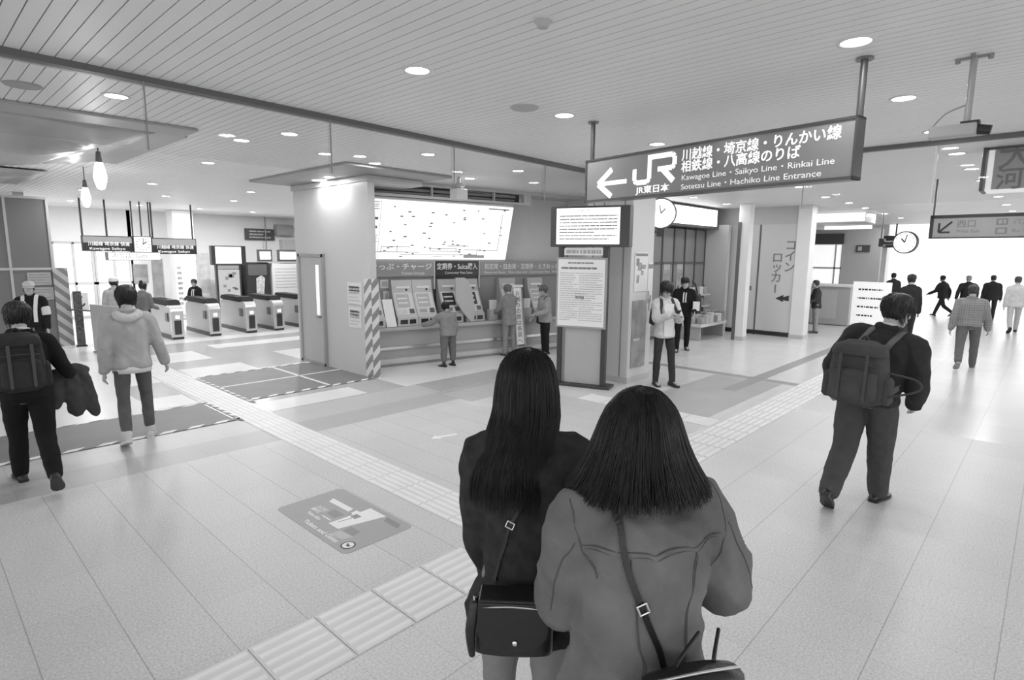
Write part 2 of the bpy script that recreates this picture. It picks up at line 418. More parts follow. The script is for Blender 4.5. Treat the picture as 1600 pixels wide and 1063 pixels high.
# far booth wall beyond the lockers
box('wall_booth', M(.46, .5), 16.2, 26.5, 7.2, 7.4, 0, ZC, None, 0, 'structure')
box('wall_booth_front', M(.46, .5), 23.3, 23.5, 4.5, 7.2, 0, 3.1, None, 0, 'structure')
box('wall_exit', M(.30, .5), 30.0, 30.2, 5.6, 8.0, 0, 2.9, None, 0, 'structure')
# ================================================================== CEILING FIXTURES
def downlight(x, y, label, power=None, r=.085, z=ZC):
    if power is None: power = 8.0 if y > 18 else 4.5 if y > 14 else 2.6 if y > 8.5 else 1.25 if y > 5.5 else 2.4 if x > 11 else 1.5 if x > 8 else 1.0
    e = empty('downlight', (x, y, z), label, 'ceiling light', 'recessed ceiling downlights')
    mb = MB(); n = 28
    ring = []
    for rr, zz in ((r + .022, 0), (r + .02, -.008), (r, -.008), (r - .003, 0.0)):
        ring.append([(rr * math.cos(2 * math.pi * k / n), rr * math.sin(2 * math.pi * k / n), zz) for k in range(n)])
    mb.loft(ring, False).build('trim_ring', M(.7, .4), e, True)
    mb = MB(); mb.cyl((0, 0, -.004), (0, 0, -.002), r, r, n); mb.build('diffuser', emit(.9, 14), e)
    L = bpy.data.lights.new('downlight_lamp', 'AREA'); L.shape = 'DISK'; L.size = r * 2; L.energy = LAMP_W * power
    lo = bpy.data.objects.new('downlight_lamp', L); COL.objects.link(lo); lo.parent = e; lo.location = (0, 0, -.012)
    return e
ordn = ['nearest', 'second', 'third', 'fourth', 'fifth', 'sixth', 'seventh']
rows = [('row left of the railway sign', [(2.71, 3.49), (4.46, 3.53), (6.28, 3.58), (8.1, 3.6), (9.9, 3.63), (11.72, 3.67), (14.0, 3.84), (15.8, 3.81), (17.65, 3.86), (20.2, 3.9), (22.6, 3.9)]),
        ('row right of the railway sign', [(4.14, 1.04), (5.81, 1.07), (7.5, 1.08), (9.23, 1.07), (10.9, 1.07), (12.6, 1.07), (14.3, 1.07), (16.0, 1.07), (18.5, 1.07), (21.0, 1.07)]),
        ('row just behind the long ceiling rail', [(1.44, 5.97), (3.15, 6.35), (4.98, 6.21), (6.85, 6.32)]),
        ('second row behind the long ceiling rail', [(1.13, 7.06), (2.95, 7.14), (4.07, 7.23), (4.96, 7.41), (7.0, 7.59)]),
        ('row over the hall in front of the gates', [(3.33, 9.28), (3.61, 12.99), (5.51, 13.0), (7.4, 12.9)]),
        ('row over the ticket gates', [(3.0, 15.6), (4.6, 15.6), (6.16, 15.6), (7.9, 15.4)]),
        ('far row beyond the ticket gates', [(3.4, 19.2), (5.0, 19.3), (6.6, 19.3), (8.2, 19.3), (9.8, 19.2)]),
        ('row along the shop side beyond the posters pillar', [(10.4, 6.0), (12.4, 6.1), (14.4, 6.2)])]
for nm, pts in rows:
    for k, (x, y) in enumerate(pts):
        q = ordn[k] if k < 7 else ['eighth', 'ninth', 'tenth', 'eleventh'][k - 7]
        downlight(x, y, 'round downlight, %s in the %s' % (q, nm))
downlight(5.27, 9.6, 'bright downlight in the ceiling opening over the white enclosure', 1.2, .12, ZC - .042)
downlight(5.15, 9.05, 'downlight close to the white enclosure face throwing a bright streak', .9, .08, ZC - .042)

def plate(name, x, y, r, h, m_, label, cat):
    mb = MB(); mb.cyl((0, 0, -h), (0, 0, 0), r * .9, r, 28)
    o = mb.build(name, m_); o.location = (x, y, ZC); return tag(o, label, cat)
plate('ceiling_speaker', 4.0, 3.62, .13, .012, M(.45, .6), 'pale round ceiling speaker beside a downlight left of the railway sign', 'speaker')
plate('ceiling_speaker', .85, 6.15, .13, .012, M(.36, .6), 'grey round ceiling speaker behind the rail at the far left', 'speaker')
e = empty('smoke_detector', (2.62, 2.24, ZC), 'small round smoke detector on the near ceiling', 'smoke detector')
MB().cyl((0, 0, -.012), (0, 0, 0), .055, .06, 24).build('base', M(.6, .4), e)
MB().cyl((0, 0, -.045), (0, 0, -.012), .03, .045, 24).build('sensor_cap', M(.45, .4), e)

# plastic dust sheet hung under the opened ceiling at the left
def sheet(x0, x1, y0, y1, z, amp, label):
    nx, ny = 44, 44; vs = []; fs = []
    for i in range(nx + 1):
        for j in range(ny + 1):
            x = x0 + (x1 - x0) * i / nx; y = y0 + (y1 - y0) * j / ny
            ed = min(i, nx - i, j, ny - j) / 8; ed = min(1, ed)
            q = noise.noise(Vector((x * .9, y * .8, 3))) + .5 * abs(noise.noise(Vector((x * 2.2 + y, y * 2.0, 9))))
            vs.append((x, y, z - ed * (.06 + amp * max(0, q + .35))))
    for i in range(nx):
        for j in range(ny):
            a = i * (ny + 1) + j; fs.append((a, a + 1, a + ny + 2, a + ny + 1))
    o = wipe(None, 'dust_sheet', M(.38, .28, 0, .12, 3), vs, fs, None, True)
    md = o.modifiers.new('t', 'SOLIDIFY'); md.thickness = .004
    return tag(o, label, 'plastic sheet')
box('trim_7', M(.40, .5), -2.9, 2.38, 6.85, 7.3, ZC - .03, ZC - .004, None, 0, 'structure')
box('trim_8', M(.42, .5), 2.1, 2.42, 7.3, 10.3, ZC - .03, ZC - .004, None, 0, 'structure')
sheet(-2.9, 2.1, 7.28, 10.4, ZC - .03, .30, 'sagging plastic dust sheet over the ceiling opening at the left')
sheet(-2.2, 1.9, 12.2, 15.0, ZC - .03, .42, 'crumpled plastic sheet under the ceiling above the grey hoarding')
def work_lamp(x, y, z, label):
    e = empty('work_lamp', (x, y, z), label, 'work lamp')
    MB().cyl((0, 0, .26), (0, 0, ZC - z), .006).build('cord', BLACK, e)
    MB().cyl((0, 0, .16), (0, 0, .28), .035, .022).build('socket', GREYD, e)
    MB().limb([(0, 0, -.1), (0, 0, .0), (0, 0, .1), (0, 0, .17)], [.045, .068, .05, .03], 16).build('bulb', emit(.9, 9), e, True)
    L = bpy.data.lights.new('work_lamp_glow', 'POINT'); L.energy = 6; L.shadow_soft_size = .08
    lo = bpy.data.objects.new('work_lamp_glow', L); COL.objects.link(lo); lo.parent = e; lo.location = (0, 0, -.2)
work_lamp(1.72, 8.05, 2.93, 'bright bare work lamp bulb hanging below the sagging plastic sheet')
work_lamp(2.2, 11.3, 2.92, 'lower of the two bare work lamp bulbs, hanging nearer the hoarding')

# ceiling mounted camera (right)
e = empty('ceiling_camera', (4.94, .54, 0), 'grey surveillance camera on a rod under the right ceiling', 'camera')
mb = MB(); mb.box(-.09, .09, -.012, .012, ZC - .012, ZC); mb.cyl((0, .085, ZC - .03), (0, .085, ZC), .015); mb.cyl((0, -.085, ZC - .03), (0, -.085, ZC), .015); mb.box(-.012, .012, -.1, .1, ZC - .014, ZC)
mb.build('mount_plate', GREYM, e)
MB().cyl((0, 0, 2.99), (0, 0, ZC), .02).build('rod', M(.36, .4), e)
mb = MB(); mb.box(-.05, .05, -.06, .2, 2.90, 2.98, .012)
mb.build('housing', M(.36, .4), e)
mb = MB(); mb.cyl((0, -.05, 2.94), (0, -.13, 2.925), .034, .03); mb.box(-.045, .045, -.07, .03, 2.965, 2.992)
mb.build('lens', BLACK, e)
MB().limb([(.0, .02, 3.1), (.0, .12, 3.06), (0, .19, 2.98)], [.005] * 3, 8).build('cable', GREYM, e, True)
# small camera above the fare map
e = empty('ceiling_camera', (6.75, 7.6, 0), 'pale ceiling camera pointing at the ticket machines', 'camera')
MB().cyl((0, 0, 3.2), (0, 0, ZC), .03).build('rod', M(.5, .4), e)
mb = MB(); mb.cyl((-.09, .0, 3.22), (.09, .0, 3.28), .055); mb.build('housing', M(.35, .4), e)
MB().box(-.12, .12, -.1, .1, 3.02, 3.2, .02).build('bracket_box', M(.62, .5), e)

# ================================================================== SIGNS
def frame_at(name, xl, yl, xr, yr, label, cat, group=None, z=0):
    """empty at the left end (seen from the reader), local x to the right, front is -y"""
    return empty(name, (xl, yl, z), label, cat, group, math.atan2(yr - yl, xr - xl)), math.hypot(xr - xl, yr - yl)
# railway direction sign
sg, SL = frame_at('direction_sign', 4.87, 3.52, 4.50, 1.05, 'big hanging grey direction sign with white arrow and railway line names', 'sign')
z0, z1 = 2.62, 3.03
SIGNBODY = M(.10, .3, .5)
mb = MB(); mb.box(0, SL, -.06, .06, z1 - .018, z1); mb.box(0, SL, -.06, .06, z0, z0 + .022); mb.box(0, .018, -.06, .06, z0, z1); mb.box(SL - .018, SL, -.06, .06, z0, z1)
mb.build('frame', SIGNBODY, sg)
def sign_face_mat():
    m, nt, b = nmat('light_ramp_panel')
    tc = nt.nodes.new('ShaderNodeTexCoord'); sp = nt.nodes.new('ShaderNodeSeparateXYZ'); nt.links.new(tc.outputs['Object'], sp.inputs[0])
    rp = nt.nodes.new('ShaderNodeValToRGB'); el = rp.color_ramp.elements  # unused ramp: paints the sign's light, bright ends and dark middle, into the colour
    nt.links.new(math_node(nt, 'DIVIDE', sp.outputs[0], SL), rp.inputs[0])
    el[0].position = 0; el[0].color = g3(.5); el[1].position = 1; el[1].color = g3(.78)
    for p, v in ((.10, .48), (.2, .22), (.30, .15), (.45, .15), (.62, .22), (.80, .42), (.93, .72)):
        q = el.new(p); q.color = g3(v)
    nt.links.new(rp.outputs[0], b.inputs['Base Color']); b.inputs['Roughness'].default_value = .25
    return m
box('face_panel', M(.24, .22), .018, SL - .018, -.05, .05, z0 + .02, z1 - .018, sg)
for x in (.035, SL - .02):
    MB().cyl((x, 0, z1), (x, 0, ZC), .022).build('hanging_rod', M(.08, .4, .3), sg)
    MB().cyl((x, 0, ZC - .015), (x, 0, ZC), .055, .05).build('ceiling_flange', M(.2, .4), sg)
LT = emit(.85, .55)
Yf = -.0515
mb = MB()
def stroke(mb, pts, w_, y0, y1):
    for (xa, za), (xb, zb) in zip(pts, pts[1:]):
        d = Vector((xb - xa, zb - za)).normalized(); n = Vector((-d.y, d.x)) * w_ / 2; d = d * w_ * .0
        mb.prism([(xa + n.x - d.x, za + n.y - d.y), (xb + n.x + d.x, zb + n.y + d.y), (xb - n.x + d.x, zb - n.y + d.y), (xa - n.x - d.x, za - n.y - d.y)], y0, y1)
zc = 2.785
stroke(mb, [(.19, zc), (.53, zc)], .040, -.0525, -.05)
stroke(mb, [(.345, zc + .125), (.17, zc), (.345, zc - .125)], .052, -.0525, -.05)
mb.build('arrow', LT, sg)
# initials: J as hooked stroke, R as boxy stroke
mb = MB()
stroke(mb, [(.622, 2.88), (.622, 2.78), (.645, 2.757), (.765, 2.757), (.79, 2.78), (.79, 2.966)], .044, -.0525, -.05)
stroke(mb, [(.768, 2.966), (1.03, 2.966), (1.055, 2.945), (1.055, 2.875), (1.03, 2.855), (.88, 2.855)], .044, -.0525, -.05)
stroke(mb, [(.925, 2.86), (1.05, 2.742)], .052, -.0525, -.05)
mb.build('logo_initials', LT, sg)
text('lettering', 'JR東日本', .072, LT, sg, .65, 2.665, Yf, bold=.0012, fit=.37)
LT2 = emit(.75, .35)
text('lettering', '川越線・埼京線・りんかい線', .10, LT, sg, 1.125, 2.905, Yf, bold=.0015, fit=1.27)
text('lettering', '相鉄線・八高線のりば', .10, LT, sg, 1.125, 2.81, Yf, bold=.0015, fit=1.0)
text('lettering', 'Kawagoe Line・Saikyo Line・Rinkai Line', .062, LT2, sg, 1.13, 2.735, Yf, fit=1.23)
text('lettering', 'Sotetsu Line・Hachiko Line Entrance', .062, LT2, sg, 1.13, 2.66, Yf, fit=1.15)

# free-standing information board
ib, BL = frame_at('information_board', 7.33, 5.83, 7.585, 5.07, 'free-standing dark information board with lit screen above a printed timetable', 'information board')
DK = M(.035, .35)
mb = MB(); mb.box(-.07, BL + .10, -.12, .20, 0, .045, .01); mb.build('base_plate', DK, ib)
for x in (0.0, BL - .07):
    box('post', DK, x, x + .07, -.06, .06, .04, 2.24, ib)
box('back_panel', M(.40, .5), .12, BL - .07, -.02, .02, .05, .98, ib)
box('bracket_strip', STEELD, .07, .12, -.03, .03, .05, 2.2, ib)
mb = MB(); mb.box(-.02, BL + .0, -.085, -.03, .955, 2.065, .006); pb = mb.build('notice_panel', M(.33, .4), ib)
box('notice_sheet', PAPER, .01, BL - .03, -.088, -.085, .985, 2.035, pb)
def lines(parent, x0, x1, zt, zb, n, h_, y, m_, seed, gap=.22, name='print_lines'):
    rr = random.Random(seed); mb = MB()
    for k in range(n):
        z = zt - (zt - zb) * k / max(1, n - 1); x = x0
        xe = x0 + (x1 - x0) * (1 if rr.random() < .7 else rr.uniform(.5, .9))
        while x < xe - .01:
            l = rr.uniform(.02, .09) * (x1 - x0) / .6; l = min(l, xe - x)
            mb.box(x, x + l, y - .001, y, z - h_ / 2, z + h_ / 2); x += l + rr.uniform(.3, 1) * gap * .05
    return mb.build(name, m_, parent)
lines(pb, .17, BL - .2, 1.98, 1.98, 1, .02, -.089, INKG, 1)
lines(pb, .06, BL - .08, 1.90, 1.90, 1, .03, -.089, INKG, 2)
lines(pb, .04, BL - .45, 1.82, 1.08, 22, .012, -.089, M(.45, .6), 3)
lines(pb, .36, BL - .06, 1.82, 1.08, 22, .012, -.089, M(.45, .6), 4)
text('lettering', '埼京線', .05, INK, pb, BL / 2 - .03, 1.42, -.0888, 'CENTER', .001)
lines(pb, .3, .5, 1.5, 1.5, 1, .01, -.089, INK, 5)
box('header_strip', PAPER, .1, BL - .08, -.075, -.05, 2.10, 2.21, ib)
lines(ib, .13, BL - .1, 2.155, 2.155, 1, .06, -.0755, M(.4, .6), 8, .5, 'header_print')
dz0, dz1 = 2.23, 2.85
mb = MB(); mb.box(-.13, BL + .33, -.10, .12, dz0, dz1, .008); sc_ = mb.build('screen_housing', M(.05, .35), ib)
box('screen', emit(.85, .85), -.03, BL + .18, -.106, -.10, dz0 + .04, dz1 - .03, sc_)
text('lettering', 'お知らせ', .05, INKG, sc_, .42, dz1 - .09, -.107, 'CENTER')
lines(sc_, .02, BL + .14, dz1 - .15, dz0 + .12, 8, .016, -.107, M(.22, .6), 12)

# posters on the pillar (front face y = 5.0)
def poster(x0, x1, za, zb, y, label, seed, parent=None, style=0):
    e = empty('poster', (x0, y, za), label, 'poster', None)
    W_, H_ = x1 - x0, zb - za
    box('sheet', M(.70, .5), 0, W_, -.012, 0, 0, H_, e)
    rr = random.Random(seed); mb = MB()
    for k in range(3 + style):
        a = rr.uniform(.05, .6) * W_; b = a + rr.uniform(.15, .35) * W_; c = rr.uniform(.08, .7) * H_; d_ = c + rr.uniform(.08, .22) * H_
        mb.box(a, min(b, W_ * .95), -.0135 - k * .0004, -.012, c, min(d_, H_ * .92))
    mb.build('picture', M(.30, .5, 0, .5, 9), e)
    mb = MB(); mb.box(.04 * W_, .96 * W_, -.0145, -.012, H_ * .90, H_ * .965); mb.build('headline', M(.22, .5), e)
    return e
poster(8.22, 8.62, 1.52, 2.16, 4.998, 'illustrated poster high on the pillar behind the person with the phone', 4, None, 3)
e = empty('poster', (8.20, 4.998, .25), 'tall dark picture poster on the pillar behind the leaning person', 'poster')
box('sheet', M(.30, .4, 0, .4, 3), 0, .44, -.012, 0, 0, 1.12, e); box('caption', M(.6, .5), .05, .25, -.0135, -.012, .45, .49, e)
poster(8.64, 8.80, .9, 2.0, 4.998, 'narrow pale poster on the right edge of the poster pillar', 6)
# papers on the enclosure face
def wall_paper(y0, y1, za, zb, label, seed):
    e = empty('notice_sheet', (5.398, y1, za), label, 'notice', 'notices taped to the white enclosure', -math.pi / 2)
    W_, H_ = y1 - y0, zb - za
    box('paper', M(.62, .5), 0, W_, -.006, 0, 0, H_, e)
    lines(e, .04, W_ - .04, H_ - .08, .06, 5, .02, -.0065, M(.45, .5), seed)
    box('photo', M(.34, .5, 0, .4, 12), .05, W_ * .85, -.0075, -.006, H_ * .5, H_ * .85, e)
wall_paper(8.55, 9.0, 1.23, 1.60, 'upper notice sheet with a photo taped to the white enclosure', 31)
wall_paper(8.58, 8.98, .82, 1.18, 'lower notice sheet taped to the white enclosure below the other', 32)

# right hand signs
es, EL = frame_at('direction_sign', 12.0, 1.64, 11.9, -1.5, 'low hanging grey exit sign with dark diagonal arrow at the right', 'sign')
mb = MB(); mb.box(0, EL, -.05, .05, 2.76, 2.81); mb.box(0, EL, -.05, .05, 2.43, 2.45); mb.box(0, .05, -.05, .05, 2.43, 2.81); mb.build('frame', M(.03, .4), es)
box('face_panel', M(.33, .4), .05, EL, -.04, .04, 2.45, 2.76, es)
box('hanging_rod', M(.1, .4), .02, .045, -.012, .012, 2.8, ZC, es)
mb = MB(); stroke(mb, [(.30, 2.70), (.14, 2.54)], .03, -.042, -.04); stroke(mb, [(.13, 2.68), (.13, 2.53), (.28, 2.53)], .03, -.042, -.04); mb.build('arrow', INK, es)
text('lettering', '西口', .13, INKG, es, .36, 2.615, -.041, bold=.002)
text('lettering', 'West Exit', .075, INKG, es, .36, 2.52, -.041)
mb = MB(); mb.box(.86, 1.0, -.042, -.04, 2.63, 2.73); mb.box(.86, 1.0, -.042, -.04, 2.49, 2.59); mb.build('pictogram', INKG, es)
mb = MB(); mb.box(.885, .93, -.043, -.042, 2.65, 2.71); mb.box(.945, .98, -.043, -.042, 2.65, 2.71); mb.box(.885, .975, -.043, -.042, 2.51, 2.57); mb.build('pictogram_detail', M(.33, .4), es)
text('lettering', 'バスのりば', .10, INKG, es, 1.06, 2.64, -.041)
text('lettering', 'Bus Terminal', .07, INKG, es, 1.06, 2.52, -.041)
ds, DL = frame_at('advert_sign', 9.0, .74, 9.0, -1.2, 'hanging grey box sign with large dark characters at the right edge', 'sign')
mb = MB(); mb.box(-.05, -.015, -.05, .4, 2.9, 3.46, .006); mb.build('end_frame', M(.09, .4), ds)
mb = MB(); mb.box(0, DL, -.0, .40, 2.90, 3.40, .008); mb.build('light_box', emit(.8, .35), ds)
box('face_panel', M(.36, .45), .06, DL, -.012, 0, 2.915, 3.40, ds)
text('lettering', '大', .33, INKG, ds, .09, 3.17, -.013, bold=.004)
text('lettering', '河', .26, INKG, ds, .09, 2.935, -.013, bold=.004)
box('top_rail', M(.09, .4), -.05, DL, -.03, .42, 3.37, ZC - .0, ds)
# clocks
def round_clock(x, y, z, r, rz, label, arm):
    e = empty('station_clock', (x, y, z), label, 'clock', None, rz)
    mb = MB(); disc(mb, (0, 0), r, -.06, .06, 36); mb.build('case', M(.06, .35), e)
    mb = MB(); disc(mb, (0, 0), r * .9, -.066, -.06, 36); mb.build('dial', emit(.85, .7), e)
    mb = MB()
    for k in range(12):
        a = k * math.pi / 6; mb.prism([(r * q * math.sin(a + s), r * q * math.cos(a + s)) for q, s in ((.72, -.03), (.84, -.03), (.84, .03), (.72, .03))], -.068, -.066)
    mb.build('hour_marks', INK, e)
    mb = MB(); stroke(mb, [(0, 0), (-.3 * r, .35 * r)], .035, -.070, -.068); stroke(mb, [(0, 0), (.15 * r, .68 * r)], .025, -.072, -.070); mb.build('hands', INK, e)
    MB().cyl((arm * r * 2.0, 0, .1), (arm * r * 2.0, 0, ZC - z), .02).build('hanging_rod', M(.2, .4), e)
    mb = MB(); mb.cyl((arm * r * .9, 0, .0), (arm * r * 2.0, 0, 0), .05); mb.box(arm * r * 1.9 - .06, arm * r * 1.9 + .06, -.09, .09, -.12, .12); mb.build('bracket', M(.05, .4), e)
    return e
round_clock(20.0, 3.27, 2.55, .32, R_(-100), 'round white clock with dark rim on a bracket near the bright exit', -1)
# ================================================================== FLOOR THINGS
TAC = M(.66, .42, 0, .04, 2)
TACB = M(.78, .40, 0, .03, 2)
def tactile(name, x0, x1, y0, y1, along, label, tile, z1=.004, gap=.004):
    """raised bar guide paving; bars run along the path, one joint per tile"""
    e = empty(name, (x0, y0, 0), label, 'tactile paving')
    L_ = x1 - x0 if along == 'x' else y1 - y0; W_ = y1 - y0 if along == 'x' else x1 - x0
    base = MB(); bars = MB(); n = int(round(L_ / tile)); step = L_ / n; nb = 6
    for k in range(n):
        a, b = k * step + gap, (k + 1) * step - gap
        if along == 'x': base.box(a, b, .002, W_ - .002, .0005, z1)
        else: base.box(.002, W_ - .002, a, b, .0005, z1)
        for q in range(nb):
            c = W_ * (q + .5) / nb; h2 = W_ / nb * .27
            for (lo, hi) in ((a + gap * 3, b - gap * 3),):
                v = []
                for (w2, z) in ((h2, z1), (h2 * .6, z1 + .005)):
                    if along == 'x': v.append([(lo, c - w2, z), (hi, c - w2, z), (hi, c + w2, z), (lo, c + w2, z)])
                    else: v.append([(c - w2, lo, z), (c + w2, lo, z), (c + w2, hi, z), (c - w2, hi, z)])
                bars.loft(v)
    base.build('paving_tiles', TAC, e); bars.build('guide_bars', TACB, e)
    return e
tactile('tactile_paving', -1.2, 15.6, 2.47, 2.94, 'x', 'long pale tactile guide path crossing the concourse behind the two women', .385)
tactile('tactile_paving', 2.82, 3.24, 2.955, 13.2, 'y', 'pale tactile guide path leading to the ticket gates', .385, .004, .0012)
tactile('tactile_paving', 6.76, 7.13, 2.955, 5.0, 'y', 'short tactile guide path branching off to the information board', .385)

def flat_quad(name, mat, pts, z, parent=None, th=.003):
    v = [(p[0], p[1], z) for p in pts] + [(p[0], p[1], z + th) for p in pts]; n = len(pts)
    f = [tuple(range(n - 1, -1, -1)), tuple(range(n, 2 * n))] + [(i, (i + 1) % n, n + (i + 1) % n, n + i) for i in range(n)]
    return wipe(None, name, mat, v, f, parent)
RUB = M(.175, .5, 0, .08, 3)
TAPE_W = M(.74, .5); TAPE_D = M(.16, .5)
def mat_thing(x0, x1, y0, y1, label):
    e = empty('floor_mat', (x0, y0, 0), label, 'floor mat')
    W_, H_ = x1 - x0, y1 - y0
    box('rubber_sheet', RUB, 0, W_, 0, H_, .0006, .006, e)
    return e, W_, H_
def tape(x0, y0, x1, y1, label, w_=.06, per=.24, skew=.06):
    """black and white striped floor tape"""
    e = empty('floor_tape', (x0, y0, 0), label, 'hazard tape', None, math.atan2(y1 - y0, x1 - x0))
    L_ = math.hypot(x1 - x0, y1 - y0); a = MB(); b = MB(); s = 0
    def q(mb, u0, u1):
        pts = [(u0, 0), (u1, 0), (u1 + skew, w_), (u0 + skew, w_)]
        lo = [mb.bm.verts.new((p[0], p[1], .0062)) for p in pts]; hi = [mb.bm.verts.new((p[0], p[1], .0078)) for p in pts]
        mb.bm.faces.new(hi); mb.bm.faces.new(list(reversed(lo)))
        for i in range(4): mb.bm.faces.new((lo[i], lo[(i + 1) % 4], hi[(i + 1) % 4], hi[i]))
    while s < L_ - .03:
        q(a, s, s + per * .5); q(b, s + per * .5, s + per); s += per
    a.build('white_stripes', TAPE_W, e); b.build('dark_stripes', TAPE_D, e)
    return e
e, W_, H_ = mat_thing(3.28, 5.39, 8.30, 10.32, 'dark grey rubber mat in front of the white enclosure door')
MB().box(0, W_, 1.0, 1.05, .006, .0075).build('tape_line', TAPE_W, e)
MB().box(1.3, 1.35, 0, H_, .006, .0075).build('tape_line', TAPE_W, e)
e, W_, H_ = mat_thing(-3.2, 2.76, 7.42, 8.48, 'long dark grey rubber mat under the man in the beige jacket')
tape(3.30, 8.225, 5.36, 8.225, 'striped tape along the near edge of the mat by the enclosure', .085, .26, .08)
tape(3.27, 10.3, 3.27, 8.26, 'striped tape between the mat by the enclosure and the guide path', .05, .2)
tape(3.3, 10.33, 5.3, 10.33, 'striped tape along the far edge of the mat by the enclosure')
tape(-3.2, 7.345, 2.76, 7.345, 'striped tape along the near edge of the long mat at the left', .085, .30, .08)
tape(2.80, 8.5, 2.80, 7.38, 'striped tape at the right end of the long mat', .05, .2)
tape(-3.2, 8.48, 2.7, 8.48, 'striped tape along the far edge of the long mat at the left', .04, .3)

# map sticker on the floor
e = empty('floor_map', (2.27, 3.97, 0), 'grey rounded map sticker on the floor with white plan and arrow', 'floor sticker')
def rrect(hx, hy, r, n=6):
    P_ = []
    for sx, sy, a0 in ((1, 1, 0), (-1, 1, 90), (-1, -1, 180), (1, -1, 270)):
        for k in range(n + 1):
            a = R_(a0 + 90 * k / n); P_.append((sx * (hx - r) + r * math.cos(a), sy * (hy - r) + r * math.sin(a)))
    return P_
flat_quad('sticker_sheet', M(.34, .45), rrect(.30, .535, .05), .0006, e, .0016)
# u = across (x), v = along (y); reading direction runs along -y
WHT = M(.80, .45)
zt = .0023
flat_quad('map_route', WHT, [(.135, .383), (.143, .076), (.087, .056), (.077, .345)][::-1], zt, e, .0006)
flat_quad('map_route', WHT, [(.146, .03), (.09, .02), (.078, -.02), (-.132, -.012), (-.13, -.152), (.25, -.236), (.248, -.018), (.15, -.02)], zt, e, .0006)
flat_quad('map_block', M(.22, .45), [(.251, -.261), (.192, -.289), (.195, -.472), (.246, -.435)], zt, e, .0005)
flat_quad('map_block', M(.25, .45), [(-.04, -.194), (-.117, -.199), (-.11, -.337), (-.038, -.313)], zt, e, .0005)
flat_quad('map_block', M(.47, .45), [(-.132, -.183), (-.22, -.181), (-.197, -.321), (-.118, -.35)], zt, e, .0005)
flat_quad('map_block', M(.25, .45), [(.034, .175), (-.052, .161), (-.054, .038), (.032, .024)], zt, e, .0005)
flat_quad('map_route_gap', M(.25, .45), [(.11, -.03), (.05, -.03), (.05, -.10), (.11, -.10)], .0029, e, .0003)
flat_quad('map_route_gap', M(.34, .45), [(.05, -.06), (.038, -.06), (-.072, -.045), (-.072, -.055), (.04, -.072)], .0029, e, .0003)
MB().box(-.10, -.09, .02, .15, .002, .0026).build('map_route', WHT, e)
for s_, sz, xx, yy, ft in (('きっぷうりば', .05, -.05, .33, .13), ('JR線のりば', .05, -.10, .33, .12), ('Ticket office', .045, -.16, .29, .2)):
    t = text('lettering', s_, sz, WHT, e, 0, 0, 0, fit=ft, bold=.001, flat=True)
    t.data.transform(Matrix.Translation((xx, yy, .0026)) @ Matrix.Rotation(R_(-90), 4, 'Z'))
t = text('lettering', 'Tickets and Gates', .06, WHT, e, 0, 0, 0, fit=.50, bold=.001, flat=True)
t.data.transform(Matrix.Translation((-.255, .17, .0026)) @ Matrix.Rotation(R_(-90), 4, 'Z'))
mb = MB(); mb.cyl((-.21, -.43, .0021), (-.21, -.43, .003), .055, .055, 28); mb.build('badge_rim', BLACK, e)
mb = MB(); mb.cyl((-.21, -.43, .0028), (-.21, -.43, .0035), .043, .043, 28); mb.build('badge', WHT, e)
mb = MB(); mb.box(-.225, -.203, -.452, -.418, .0034, .004); mb.box(-.207, -.197, -.422, -.404, .0034, .004); mb.build('badge_mark', BLACK, e)
# small white arrow sticker near the long haired woman
e = flat_quad('floor_arrow', WHT, [(4.02, 5.02), (4.14, 5.10), (4.14, 5.05), (4.36, 4.98), (4.34, 4.92), (4.13, 4.99), (4.12, 4.94)], .0006, None, .002)
tag(e, 'small white arrow sticker on the tiles beyond the long haired woman', 'floor sticker')

# ================================================================== TICKET COUNTER
TA = math.atan2(-.21, 1.0)
tk = empty('ticket_counter', (5.9, 8.98, 0), 'long grey ticket counter running from the hazard striped corner to the pillar', 'counter', None, TA)
CL = 5.0
box('plinth', M(.36, .4), 0, CL, .10, .9, .12, .66, tk)
box('toe_step', M(.52, .4), 0, CL, 0.0, .9, 0, .14, tk, .008)
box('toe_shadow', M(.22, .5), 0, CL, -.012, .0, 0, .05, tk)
box('lower_rail', STEEL, 0, CL, .07, .11, .30, .36, tk, .01)
box('counter_edge', M(.40, .35), 0, CL, .02, .9, .66, .73, tk, .015)
wt = box('wall_ticket', M(.58, .45), -.6, CL + 1.6, .62, .74, 0, ZC, None, 0, 'structure'); wt.location = (5.9, 8.98, 0); wt.rotation_euler = (0, 0, TA)
# backboard the machines stand in
bp_ = box('machine_surround', M(.26, .45), 0, CL, .50, .62, .73, 1.66, tk)
HB = empty('header_sign', (5.9, 8.98, 0), 'grey sign band with white lettering over the ticket machines', 'sign', None, TA)
box('band', M(.28, .4), 0, CL, .44, .56, 1.66, 1.96, HB)
box('dark_band', M(.03, .35), 1.48, 2.51, .43, .56, 1.66, 1.96, HB)
box('divider', M(.6, .4), 1.46, 1.48, .43, .56, 1.40, 1.96, HB); box('divider', M(.6, .4), 2.51, 2.53, .43, .56, 1.40, 1.96, HB)
W8 = M(.78, .4)
text('lettering', 'きっぷ・チャージ', .14, W8, HB, .12, 1.80, .437, fit=1.27, bold=.002)
text('lettering', 'Tickets Charge', .07, W8, HB, .75, 1.70, .437, fit=.5)
text('lettering', '定期券・Suica購入', .14, W8, HB, 1.52, 1.80, .427, fit=.95, bold=.002)
text('lettering', 'Commuter Pass Suica', .07, W8, HB, 1.7, 1.70, .427, fit=.65)
text('lettering', '指定席・自由席・定期券・えきねっと予約', .13, W8, HB, 2.65, 1.80, .437, fit=2.25, bold=.001)
